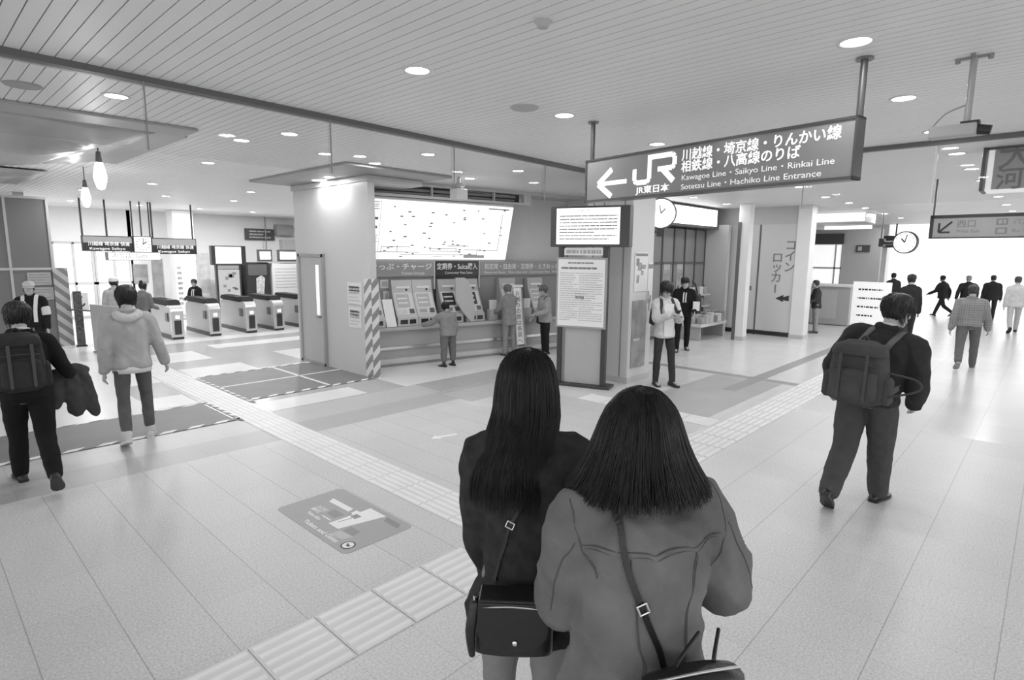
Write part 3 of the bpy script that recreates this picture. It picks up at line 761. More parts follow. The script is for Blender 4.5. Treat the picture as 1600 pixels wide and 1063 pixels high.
text('lettering', 'Reserved Seats   Non-reserved   Commuter Pass   Pick up', .07, W8, HB, 2.65, 1.70, .437, fit=2.1)
box('dark_panel', M(.03, .35), 1.48, 2.51, .47, .56, .75, 1.66, HB)
# machines
def machine(u, label, mode=0):
    e = empty('ticket_machine', Vector((5.9 + math.cos(TA) * u - math.sin(TA) * .1, 8.98 + math.sin(TA) * u + math.cos(TA) * .1, .735)), label, 'ticket machine', 'ticket machines on the counter', TA)
    wd = .42; body = M(.50, .4) if mode == 0 else M(.40, .4)
    prof = [(0.0, 0.0), (0.0, .16), (.06, .20), (.26, .62), (.30, .86), (.44, .86), (.44, 0)]  # (y, z) side outline
    def side(mb, x0, x1, pr, off=0):
        a = [mb.bm.verts.new((x0, p[0] - off, p[1])) for p in pr]; b = [mb.bm.verts.new((x1, p[0] - off, p[1])) for p in pr]; n = len(a)
        mb.bm.faces.new(a); mb.bm.faces.new(list(reversed(b)))
        for i in range(n): mb.bm.faces.new((a[i], b[i], b[(i + 1) % n], a[(i + 1) % n]))
        return mb
    side(MB(), 0, wd, prof).build('cabinet', body, e)
    def on_slope(name, m_, x0, x1, s0, s1, th=.008):
        """panel on the leaning face between fractions s0..s1"""
        p0, p1 = Vector((.06, .20)), Vector((.26, .62)); d = p1 - p0; n = Vector((-d.y, d.x)).normalized() * th
        a, b = p0 + d * s0, p0 + d * s1
        mb = MB(); side(mb, x0, x1, [tuple(a), tuple(a + n), tuple(b + n), tuple(b)]); return mb.build(name, m_, e)
    on_slope('bezel', M(.62, .4), .03, wd - .03, .02, .98, .006)
    s_ = on_slope('screen', M(.45, .2) if mode != 2 else M(.05, .2), .06, wd - .10, .34, .92, .010)
    on_slope('screen_line', M(.7, .3), .08, wd - .14, .70, .76, .0115); on_slope('screen_line', M(.7, .3), .08, wd - .14, .5, .56, .0115)
    on_slope('slot_plate', M(.10, .3), .28, wd - .04, .06, .26, .012); on_slope('coin_plate', STEEL, .06, .22, .08, .24, .012)
    mb = MB(); mb.box(.05, .20, -.008, .0, .04, .12); mb.box(.24, .37, -.008, .0, .04, .12); mb.build('ticket_tray', BLACK, e)
    mb = MB(); mb.box(.08, .36, .262, .30, .70, .74); mb.build('lamp_bar', M(.78, .4), e)
    mb = MB(); mb.cyl((.30, .262, .67), (.30, .30, .67), .02); mb.build('button', BLACK, e)
    return e
nm = ['first', 'second', 'third', 'fourth', 'fifth', 'sixth', 'seventh']
for k, (u, md) in enumerate(((-.15, 0), (.52, 0), (.95, 0), (1.52, 2), (2.03, 2), (3.0, 1), (3.75, 1))):
    machine(u, '%s grey ticket machine from the striped corner along the counter' % nm[k], md)
# leaning partition boards between machines
def board(u, label, wd=.24, m_=PAPER):
    e = empty('leaflet_board', Vector((5.9 + math.cos(TA) * u + .0, 8.98 + math.sin(TA) * u + .08, .735)), label, 'board', None, TA)
    mb = MB(); mb.prism([(0, 0), (wd, 0), (wd, .55), (0, .55)], -.012, 0)
    o = mb.build('panel', m_, e); o.data.transform(Matrix.Rotation(R_(-24), 4, 'X'))
    mb = MB(); mb.box(0, wd, .0, .16, 0, .03); mb.build('foot', M(.5, .4), e)
board(.30, 'white leaning board between the first and second ticket machines', .2)
mb = MB()
pts = [(0, 0), (.10, 0), (.10, .3), (.05, .55), (-.06, .82), (-.16, .90), (-.38, .90), (-.38, .45), (-.2, .2)]
e = empty('privacy_screen', Vector((7.98, 8.64, .735)), 'tall curved grey privacy screen in the dark ticket machine bay', 'partition', None, TA + R_(8))
mb.prism(pts, -.015, .015); mb.build('panel', M(.44, .4), e)
# papers in the counter bay
for u, z, wd, ht, lb in ((.34, 1.44, .17, .16, 'square notice on the wall above the first ticket machine'), (.40, 1.18, .12, .2, 'small notice below the square one above the ticket machines')):
    e = empty('notice_sheet', Vector((5.9 + math.cos(TA) * u - math.sin(TA) * .497, 8.98 + math.sin(TA) * u + math.cos(TA) * .497, z)), lb, 'notice', None, TA)
    box('paper', M(.62, .5), 0, wd, -.005, 0, 0, ht, e); box('print', M(.4, .5), .03, wd - .03, -.0065, -.005, .03, ht - .03, e)
# bags of leaflets on the counter right
for k, (u, lb) in enumerate(((2.62, 'white leaflet stand on the ticket counter right of the dark bay'), (3.5, 'small pale leaflet stand beside the sixth ticket machine'))):
    e = empty('leaflet_stand', Vector((5.9 + math.cos(TA) * u, 8.98 + math.sin(TA) * u + .12, .735)), lb, 'leaflet stand', None, TA)
    box('holder', M(.45, .4), 0, .2, 0, .12, 0, .22, e); mb = MB(); mb.prism([(.02, .1), (.18, .1), (.19, .42), (.01, .42)], .03, .06); mb.build('leaflets', WHITE, e)
# fare map: light box leaning forward out of the wall
fm = empty('fare_map', (5.9, 8.98, 0), 'large bright white railway fare map leaning forward over the ticket machines', 'fare map', None, TA)
def lean_pt(u, s, off=0.0):
    """u along, s up 0..1 on the leaning face"""
    y = .42 - .30 * s; z = 1.99 + 1.10 * s
    return (u, y - off, z - off * .25)
def lean_quad(mb, u0, u1, s0, s1, o0, o1):
    lo = [lean_pt(u0, s0, o0), lean_pt(u1, s0, o0), lean_pt(u1, s1, o0), lean_pt(u0, s1, o0)]
    hi = [lean_pt(u0, s0, o1), lean_pt(u1, s0, o1), lean_pt(u1, s1, o1), lean_pt(u0, s1, o1)]
    mb.loft([lo, hi]); return mb
ML = 3.18
mb = MB(); mb.loft([[(0, .62, 1.95), (0, .44, 1.95), (0, .12, 3.12), (0, .62, 3.12)], [(ML, .62, 1.95), (ML, .44, 1.95), (ML, .12, 3.12), (ML, .62, 3.12)]])
mb.build('light_box_case', M(.45, .4), fm)
lean_quad(MB(), .03, ML - .03, .01, .99, .025, .032).build('lit_face', emit(.4, .95), fm)
rr = random.Random(5); mb = MB()
for k in range(70):
    u = rr.uniform(.35, ML - .2); s = rr.uniform(.05, .95); l = rr.uniform(.03, .07)
    if s > .35 and rr.random() < .45: continue
    lean_quad(mb, u, u + l, s, s + .018, .032, .0335)
mb.build('station_marks', M(.10, .5), fm)
mb = MB()
for (a, b, s) in ((1.3, 1.9, .20), (1.35, 2.0, .15), (.3, .9, .22), (.2, 1.1, .13), (.7, 2.4, .09), (2.1, 2.9, .18), (1.4, 1.6, .06), (1.7, 2.2, .25)):
    lean_quad(mb, a, b, s, s + .010, .032, .0333)
for (u, a, b) in ((.62, .13, .25), (1.9, .15, .23), (2.4, .09, .20), (2.9, .18, .85), (.3, .13, .22), (1.32, .15, .22)):
    lean_quad(mb, u, u + .012, a, b, .032, .0333)
mb.build('route_lines', M(.40, .5), fm)
mb = MB()
for k, s in enumerate((.94, .90, .87, .83, .66, .52, .40, .36, .33, .30)):
    lean_quad(mb, .05, .22 - .01 * (k % 3), s, s + (.012 if k not in (4, 5) else .045), .032, .0335)
mb.build('legend_print', M(.25, .5), fm)
mb = MB(); lean_quad(mb, .245, .252, .02, .98, .032, .034); mb.build('legend_divider', M(.5, .5), fm)
mb = MB(); lean_quad(mb, 2.1, 2.6, .04, .09, .032, .0335); mb.build('legend_box', M(.55, .5), fm)
mb = MB(); lean_quad(mb, 2.55, 3.05, .93, .95, .032, .0335); mb.build('heading_print', M(.3, .5), fm)
# ceiling fascia with the dark opening above the map
fs = empty('ceiling_bulkhead', (5.9, 8.98, 0), 'grey ceiling bulkhead with a long dark opening above the fare map', 'bulkhead', None, TA)
mb = MB(); mb.box(-.05, ML + 1.9, -.02, .62, 3.34, 3.398); mb.box(-.05, ML + .35, -.02, .05, 3.125, 3.17); mb.box(-.05, .03, -.02, .05, 3.17, 3.34); mb.box(ML + .15, ML + .35, -.02, .05, 3.17, 3.34)
mb.build('fascia', M(.50, .45), fs)
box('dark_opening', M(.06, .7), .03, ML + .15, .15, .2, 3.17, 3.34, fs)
mb = MB(); mb.cyl((.05, .1, 3.27), (ML, .1, 3.29), .03); mb.cyl((.05, .12, 3.21), (ML, .12, 3.22), .02); mb.build('exposed_pipes', M(.22, .5), fs)
for u in (1.2, 2.6): box('hanger', M(.45, .4), u, u + .03, 0, .06, 3.17, 3.34, fs)
# standing A-board in front of the counter
e = empty('easel_sign', (8.84, 8.13, 0), 'tall narrow easel sign with dark lettering beside the person with the shoulder bag', 'sign stand', None, TA)
mb = MB(); mb.prism([(0, .22), (.20, .22), (.20, 1.42), (0, 1.42)], -.012, .0); o = mb.build('panel', PAPER, e); o.data.transform(Matrix.Rotation(R_(-7), 4, 'X'))
for k, ch in enumerate('お困りの際は係員へ'):
    t = text('lettering', ch, .12, INK, e, .1, 1.26 - k * .125, -.0135, 'CENTER'); t.data.transform(Matrix.Rotation(R_(-7), 4, 'X'))
for x in (-.02, .2): MB().limb([(x, -.06, 0.01), (x, .14, 1.35)], [.012, .012], 8).build('leg', STEEL, e)
MB().limb([(.1, .55, 0.01), (.1, .16, 1.3)], [.012, .012], 8).build('leg', STEEL, e)
box('top_clip', M(.7, .4), -.03, .24, .15, .19, 1.42, 1.47, e)

# ================================================================== TICKET GATES
def gate(x, y, label, w_=.27, ln=1.75):
    e = empty('ticket_gate', (x, y, 0), label, 'ticket gate', 'automatic ticket gates')
    def side_outline(x0, x1, pr):
        mb = MB(); a = [mb.bm.verts.new((x0, p[0], p[1])) for p in pr]; b = [mb.bm.verts.new((x1, p[0], p[1])) for p in pr]; n = len(a)
        mb.bm.faces.new(a); mb.bm.faces.new(list(reversed(b)))
        for i in range(n): mb.bm.faces.new((a[i], b[i], b[(i + 1) % n], a[(i + 1) % n]))
        return mb
    arc = [(.22 - .22 * math.sin(R_(t)), .74 - .20 + .20 * math.cos(R_(t)) + .06) for t in range(90, -1, -15)]
    arc = [(.22 - .22 * math.cos(R_(t)), .60 + .20 * math.sin(R_(t))) for t in range(0, 91, 15)]
    pr = [(0, .10)] + arc + [(ln - .22 + .22 * math.sin(R_(t)), .60 + .20 * math.cos(R_(t))) for t in range(0, 91, 15)] + [(ln, .10)]
    side_outline(.02, w_ - .02, pr).build('body', M(.46, .32, .3), e)
    # bright rim band at the front end
    rim = [(-.03, .06)] + [(p[0] - .03, p[1] + .03) for p in arc] + [(.42, .83), (.42, .80)] + [(p[0] + .02, p[1] - .02) for p in reversed(arc)] + [(.03, .06)]
    side_outline(0, w_, rim).build('front_rim', M(.72, .25, .5), e)
    tp = [(.12, .83), (.20, .925), (ln - .16, .925), (ln - .06, .835), (ln - .3, .80), (.3, .80)]
    side_outline(.0, w_, tp).build('top_cover', M(.02, .55, 0, .05, 4, 0, 60, .15), e)
    box('reader', M(.04, .25), .04, w_ - .04, .22, .45, .925, .94, e)
    box('base', M(.06, .4), .01, w_ - .01, -.01, ln + .01, 0, .10, e)
    box('front_panel', M(.05, .35), .06, w_ - .06, -.045, -.028, .12, .46, e)
    box('front_light', emit(.85, .6), .09, w_ - .09, -.05, -.044, .50, .58, e)
    box('side_window', M(.10, .3), -.004, .022, .25, .42, .42, .62, e)
    box('flap', M(.07, .4), w_ - .0, w_ + .06, .5, .9, .45, .68, e)
    return e
for k, x in enumerate((4.42, 5.28, 6.18, 6.92, 7.72)):
    gate(x, 15.3, '%s ticket gate of the row from the left, steel with dark top' % nm[k])
# pale stub barrier at the left of the gates
e, _l = frame_at('gate_barrier', 2.74, 14.6, 3.12, 13.75, 'pale grey barrier panel left of the helmeted worker', 'barrier')
mb = MB(); mb.prism([(0.02, .03), (.93, .03), (.93, .97), (.0, 1.0)], -.02, .02); mb.build('panel', M(.46, .4), e)
box('hand_rail', GREYD, -.75, .93, .02, .05, .84, .87, e); box('foot', GREYM, .1, .8, -.1, .1, 0, .03, e)
for k, (x_, z_) in enumerate(((1.93, 1.36), (1.95, 1.04))):
    q = empty('notice_sheet', (x_, 15.884, z_), 'pale notice on the grey hoarding behind the guard, ' + ('upper', 'lower')[k] + ' one', 'notice'); box('paper', M(.42, .5), 0, .4, -.006, 0, 0, .27, q); lines(q, .03, .36, .22, .05, 4, .02, -.0065, M(.25, .5), 40 + k)
e = empty('barrier_post', (2.70, 15.6, 0), 'slim dark patterned post beside the hazard-striped hoarding end', 'post')
box('shaft', M(.09, .4, 0, .8, 30), -.07, .07, -.05, .05, .02, 1.22, e); box('foot', BLACK, -.09, .09, -.08, .08, 0, .03, e)
e = empty('call_sign', (2.92, 16.6, 0), 'small white round-symbol sign above the rail beside the dark post', 'sign')
MB().cyl((0, .02, .0), (0, .02, .9), .02).build('pole', STEEL, e)
box('plate', WHITE, -.16, .16, -.02, 0, .72, 1.12, e)
mb = MB(); n = 24
ring = [[(.11 * q * math.cos(R_(a)), -.024, .92 + .13 * q * math.sin(R_(a))) for q in (1, .72)] for a in range(60, 340, 12)]
for a, b in zip(ring, ring[1:]):
    mb.bm.faces.new([mb.bm.verts.new(p) for p in (a[0], b[0], b[1], a[1])])
o = mb.build('symbol', INK, e); o.modifiers.new('s', 'SOLIDIFY').thickness = .004

# ================================================================== HALL SIGNS AND MACHINES BEYOND THE GATES
def led_sign(x0, x1, y, z0_, z1_, label, rods, lit=False):
    e = empty('departure_board' if not lit else 'gate_sign', (x0, y, 0), label, 'sign')
    L_ = x1 - x0
    box('housing', M(.03, .4) if not lit else M(.2, .4), 0, L_, -.06, .06, z0_, z1_, e, .004)
    if lit:
        box('lit_face', emit(.85, .85), .05, L_ - .01, -.066, -.06, z0_ + .015, z1_ - .015, e)
        text('lettering', 'のりば  Gate', .15, INKG, e, .12, z0_ + .07, -.068)
    else:
        box('upper_panel', M(.5, .4), .02, L_ - .02, -.064, -.06, z0_ + (z1_ - z0_) * .55, z1_ - .02, e)
        text('lettering', '川越線 埼京線 快速', .11, emit(.8, .8), e, .12, z0_ + .15, -.067, fit=L_ * .82)
        text('lettering', 'Kawagoe Saikyo', .09, emit(.8, .8), e, .14, z0_ + .04, -.067, fit=L_ * .7)
    for r in rods: MB().cyl((r, 0, z1_), (r, 0, ZC), .022).build('hanging_rod', M(.06, .4), e)
    return e
led_sign(3.32, 4.42, 18.0, 2.09, 2.48, 'left dark departure board hanging in the hall behind the gates', (.03, .55))
led_sign(4.86, 5.98, 18.0, 2.03, 2.46, 'right dark departure board hanging in the hall behind the gates', (.05, 1.05))
led_sign(3.78, 5.02, 17.9, 1.86, 2.075, 'white lit gate sign hanging below the two dark departure boards', (), True)
e = empty('station_clock', (4.64, 17.95, 2.28), 'square white clock between the two dark departure boards', 'clock')
box('case', M(.06, .4), -.22, .22, -.05, .05, -.22, .22, e, .01); box('dial', emit(.85, .7), -.195, .195, -.056, -.05, -.195, .195, e)
mb = MB(); stroke(mb, [(0, 0), (.09, .07)], .025, -.06, -.056); stroke(mb, [(0, 0), (.03, .15)], .018, -.063, -.06)
for k in range(12):
    a = k * math.pi / 6; mb.box(.15 * math.sin(a) - .012, .15 * math.sin(a) + .012, -.058, -.056, .15 * math.cos(a) - .012, .15 * math.cos(a) + .012)
mb.build('hands', INK, e)
for r in (-.2, 0, .2): MB().cyl((r, 0, .21), (r, 0, ZC - 2.28), .018).build('hanging_rod', M(.06, .4), e)
e = empty('screen_kiosk', (6.42, 18.0, 0), 'kiosk behind the gates with a bright screen above a large poster', 'kiosk')
box('screen_housing', M(.06, .4), -.06, .92, -.08, .08, 1.72, 2.28, e, .01); box('screen', emit(.9, 1.0), .05, .78, -.088, -.08, 1.76, 2.25, e)
mb = MB(); mb.box(.04, .10, -.05, .05, 0, 1.72); mb.box(.70, .76, -.05, .05, 0, 1.72); mb.build('post', M(.07, .4), e)
box('header', M(.5, .4), .1, .7, -.05, .0, 1.6, 1.70, e)
box('poster_panel', M(.70, .4), .10, .70, -.07, .0, .55, 1.58, e)
rr = random.Random(3); mb = MB()
for k in range(14):
    a = rr.uniform(.12, .55); b = rr.uniform(.6, 1.45); mb.box(a, a + rr.uniform(.05, .14), -.0725, -.07, b, b + rr.uniform(.05, .1))
mb.build('poster_picture', M(.3, .5, 0, .5, 12), e)
e = empty('vending_machine', (8.35, 20.4, 0), 'black vending machine with a pale picture behind the third ticket gate', 'vending machine')
box('cabinet', M(.03, .35), 0, .78, 0, .7, 0, 1.75, e, .02); mb = MB(); mb.prism([(.3, .5), (.55, .45), (.62, 1.2), (.5, 1.3), (.32, 1.2)], -.01, 0); mb.build('picture', M(.45, .4, 0, .4, 9), e)
box('display_window', M(.10, .2), .05, .7, -.012, 0, 1.3, 1.68, e)
e = empty('vending_machine', (7.62, 20.6, 0), 'darker narrow vending machine with rows of bottles beside the black one', 'vending machine')
box('cabinet', M(.06, .35), 0, .62, 0, .7, 0, 1.7, e, .02); mb = MB()
for r_ in range(3):
    for c in range(5): mb.box(.06 + c * .1, .12 + c * .1, -.012, 0, .7 + r_ * .3, .9 + r_ * .3)
mb.build('bottle_display', M(.4, .4, 0, .5, 20), e)
e = empty('fare_machine', (9.25, 20.4, 0), 'pale fare adjustment machine under two lit signs in the hall', 'fare machine')
box('cabinet', M(.56, .4), 0, 1.15, 0, .6, 0, 1.72, e, .01); mb = MB()
for k in range(7): mb.box(.1, 1.0, -.008, 0, .85 + k * .11, .87 + k * .11)
mb.build('panel_lines', M(.45, .4), e)
for x0, x1 in ((-.5, .0), (.22, 1.0)):
    h_ = box('sign_housing', M(.07, .4), x0, x1, -.06, .06, 1.78, 2.2, e, .01); box('lit_face', emit(.9, .9), x0 + .06, x1 - .06, -.066, -.06, 1.86, 2.12, h_)
e = empty('wall_equipment', (10.4, 21.85, 0), 'grey equipment boxes and cables on the hall wall right of the vending machine', 'equipment box')
box('upper_box', M(.34, .4), -.3, .35, -.15, .14, 2.75, 3.15, e); box('lower_box', M(.50, .4), -.1, .55, -.12, .14, 2.1, 2.6, e)
mb = MB(); mb.limb([(.9, -.1, 2.0), (1.0, -.1, 2.5), (1.15, -.1, 2.7), (1.0, -.1, 3.1)], [.03] * 4, 8); mb.limb([(1.0, -.1, 2.55), (1.3, -.1, 2.35), (1.45, -.2, 2.25)], [.035] * 3, 8); mb.build('arm_pipe', M(.1, .4), e)
MB().cyl((-.7, -.05, 2.2), (-.7, -.05, ZC), .02).build('conduit', GREYM, e)
for k, (x, z, wd, ht, m_, lb) in enumerate(((5.35, 1.05, .42, .62, .3, 'grey picture poster on the hall wall left of the narrow white door sign'), (5.9, .1, .32, 1.75, .34, 'tall grey noticeboard on the hall wall behind the first ticket gate'), (7.15, .05, .55, 2.0, .66, 'pale door leaf in the hall behind the first ticket gate'))):
    e = empty('wall_panel', (x, 21.99, z), lb, 'panel'); box('sheet', M(m_, .4, 0, .15, 6), 0, wd, -.03, 0, 0, ht, e); box('lower_print', M(m_ * 1.3, .5), .04, wd - .04, -.034, -.03, .06, ht * .3, e)
e = empty('banner_stand', (5.95, 19.8, 0), 'narrow white banner with dark characters standing behind the gates', 'banner')
box('banner', PAPER, 0, .22, -.01, .01, .15, 1.75, e); box('base', M(.3, .4), -.04, .26, -.15, .15, 0, .03, e); box('pole', STEEL, .1, .12, .011, .03, .03, 1.75, e)
lines(e, .05, .17, 1.6, .5, 8, .07, -.011, INKG, 6)
e = empty('wall_sign', (9.6, 21.99, 2.55), 'dark wall sign above the hall kiosk', 'sign'); box('plate', M(.07, .4), -.6, .5, -.06, 0, 0, .42, e); lines(e, -.45, .35, .32, .1, 3, .05, -.061, M(.5, .5), 9, .4)

# ================================================================== SHOP FRONT ON THE RIGHT
e = empty('shop_sign', (10.6, 6.95, 0), 'glowing white shop sign box behind the pillar clock', 'sign')
box('case', M(.10, .4), 0, 5.0, -.06, .3, 2.84, 3.36, e); box('lit_face', emit(.9, 1.6), .04, 4.85, -.068, -.06, 2.90, 3.33, e)
sf = empty('storefront', (12.0, 7.2, 0), 'dark glazed shop front behind the suited man', 'shop front')
box('backing', M(.14, .4), 0, 3.6, .12, .2, 0, 2.82, sf)
for k in range(6): box('glass_panel', M(.20 + .02 * (k % 3), .12), .02 + k * .6, .58 + k * .6, .06, .10, 1.95, 2.8, sf); box('glass_panel', M(.27 - .02 * (k % 2), .12), .02 + k * .6, .58 + k * .6, .06, .10, .1, 1.90, sf)
mb = MB()
for k in range(7): mb.box(k * .6 - .02, k * .6 + .02, .03, .12, 0, 2.82)
mb.box(0, 3.6, .03, .12, 1.9, 1.95); mb.build('mullions', M(.10, .4), sf)
rr = random.Random(11)
for k, (x, lb) in enumerate(((12.35, 'pale poster on the dark shop glass left of the suited man'), (13.3, 'narrow pale poster on the dark shop glass above the suited man'), (14.0, 'pale notice on the shop glass right of the suited man'))):
    q = empty('poster', (x, 7.255, 1.25), lb, 'poster'); box('sheet', M(.42, .4), 0, .32, -.012, 0, 0, .7, q); box('picture', M(.3, .4, 0, .4, 12), .04, .28, -.014, -.012, .2, .5, q)
e = empty('display_table', (13.6, 6.55, 0), 'low pale display table of wrapped goods by the shop front', 'display table')
box('top', M(.6, .4), 0, 1.5, -.25, .4, .34, .42, e, .01); mb = MB()
for x in (.05, 1.4): box('leg', M(.4, .4), x, x + .05, -.2, .35, 0, .34, e)
for k in range(18):
    a, b = k % 6, k // 6
    q = MB().box(-.10, .10, -.07, .07, 0, .16 + .05 * ((k * 7) % 3), .015).build('goods_pack', M((.3, .5, .66, .4, .22)[k * 3 % 5], .5, 0, .35, 20))
    q.location = (13.75 + a * .235, 6.38 + b * .2, .421); tag(q, 'wrapped goods pack, %s from the left in the %s row on the display table' % (ordn[a] if a else 'first', ('front', 'middle', 'back')[b]), 'package', 'packs on the shop display table')
for k in range(12):
    a, b = k % 6, k // 6
    q = MB().box(-.09, .09, -.05, .05, 0, .2, .015).build('goods_pack', M((.45, .25, .6, .34)[k % 4], .5, 0, .35, 20))
    q.location = (13.75 + a * .235, 6.9, .80 + b * .30); tag(q, 'goods pack on the %s shelf behind the display table, %s from the left' % (('lower', 'upper')[b], ordn[a] if a else 'first'), 'package', 'packs on the shop wall shelf')
e = empty('wall_shelf', (13.6, 6.8, 0), 'two tier goods shelf behind the display table', 'shelf')
box('tier', M(.55, .4), 0, 1.5, 0, .2, .77, .80, e); box('tier', M(.55, .4), 0, 1.5, 0, .2, 1.07, 1.10, e)
mb = MB(); mb.box(0, .03, .17, .2, 0, 1.35); mb.box(1.47, 1.5, .17, .2, 0, 1.35); mb.build('upright', STEELD, e)
# clock on the poster pillar side bracket
e = empty('station_clock', (9.35, 5.2, 2.84), 'round clock with glowing face on an arm beside the poster pillar', 'clock', None, R_(-55))
mb = MB(); disc(mb, (0, 0), .27, -.05, .05, 36); mb.build('case', M(.10, .4), e)
mb = MB(); disc(mb, (0, 0), .245, -.056, -.05, 36); mb.build('dial', emit(.9, 1.0), e)
mb = MB(); stroke(mb, [(0, 0), (.07, .08)], .018, -.06, -.056); stroke(mb, [(0, 0), (-.03, .14)], .014, -.063, -.06); mb.build('hands', INK, e)
mb = MB(); mb.box(-.05, .05, -.04, .04, -.40, -.25); mb.cyl((0, 0, -.31), (-.47, -.32, -.31), .03); mb.cyl((-.40, -.275, -.31), (-.475, -.325, -.31), .06); mb.build('bracket', M(.04, .4), e)

# ================================================================== FAR RIGHT: booth, lit canopy, kiosk
e = empty('lit_canopy', (19.0, 4.12, 0), 'glowing white box under the ceiling beyond the locker wall', 'light box')
box('case', M(.6, .4), .02, 1.2, 0, 1.6, 3.12, ZC, e); box('lit_face', emit(.85, 1.0), 0, .02, .02, 1.58, 3.14, ZC - .02, e)
e, _l = frame_at('booth_window', 23.25, 6.95, 23.25, 5.62, 'bright glazed booth window with a dark header beside the locker wall', 'booth')
box('dark_header', M(.06, .4), 0, 1.3, -.08, .04, 2.58, 2.95, e)
box('pane', emit(.8, .65), .04, 1.26, -.02, .02, .9, 2.56, e)
mb = MB()
for x in (0, .22, 1.05, 1.26): mb.box(x, x + .05, -.05, .04, .05, 2.58)
mb.box(0, 1.3, -.05, .04, 1.70, 1.76); mb.box(0, 1.3, -.05, .04, .05, .9); mb.build('window_frame', M(.45, .4), e)
e = empty('service_kiosk', (20.0, 4.55, 0), 'pale kiosk counter with white sloping top beyond the locker wall', 'kiosk')
mb = MB(); mb.box(0, .9, 0, 1.3, .02, 1.2, .01); mb.build('cabinet', M(.42, .4), e); mb = MB(); mb.box(-.08, .98, -.08, 1.38, 1.2, 1.26, .01); mb.build('top', WHITE, e)
box('door_panel', M(.50, .4), -.012, 0, .35, .95, .2, 1.1, e); box('plinth', M(.08, .4), .02, .88, .02, 1.28, 0, .05, e)
e = empty('notice_sign', (19.2, 4.3, 0), 'white standing notice panel with rows of dark print beside the pale kiosk', 'sign stand', None, R_(-100))
mb = MB(); mb.prism([(0, .1), (1.0, .1), (1.0, 1.42), (0, 1.42)], -.03, 0); mb.build('panel', emit(.85, .35), e)
lines(e, .15, .8, 1.2, .45, 4, .045, -.031, INK, 21, .6)
mb = MB(); mb.box(.02, .08, -.03, .35, 0, .1); mb.box(.9, .96, -.03, .35, 0, .1); mb.build('foot', GREYD, e)
e = empty('wall_sign', (23.29, 5.25, 2.3), 'small dark sign on the grey booth wall beyond the kiosk', 'sign', None, -math.pi / 2)
box('plate', M(.08, .4), 0, .42, -.03, 0, 0, .24, e); box('pictogram', M(.45, .4), .06, .18, -.034, -.03, .05, .19, e)
e = empty('departure_board', (26.4, 4.95, 0), 'small dark hanging board behind the double faced clock', 'sign', None, R_(-90))
box('housing', M(.05, .4), -.2, .8, -.05, .05, 2.5, 2.95, e); box('print', M(.4, .4), -.1, .7, -.055, -.05, 2.6, 2.7, e); MB().cyl((.3, 0, 2.95), (.3, 0, ZC), .03).build('hanging_rod', GREYD, e)
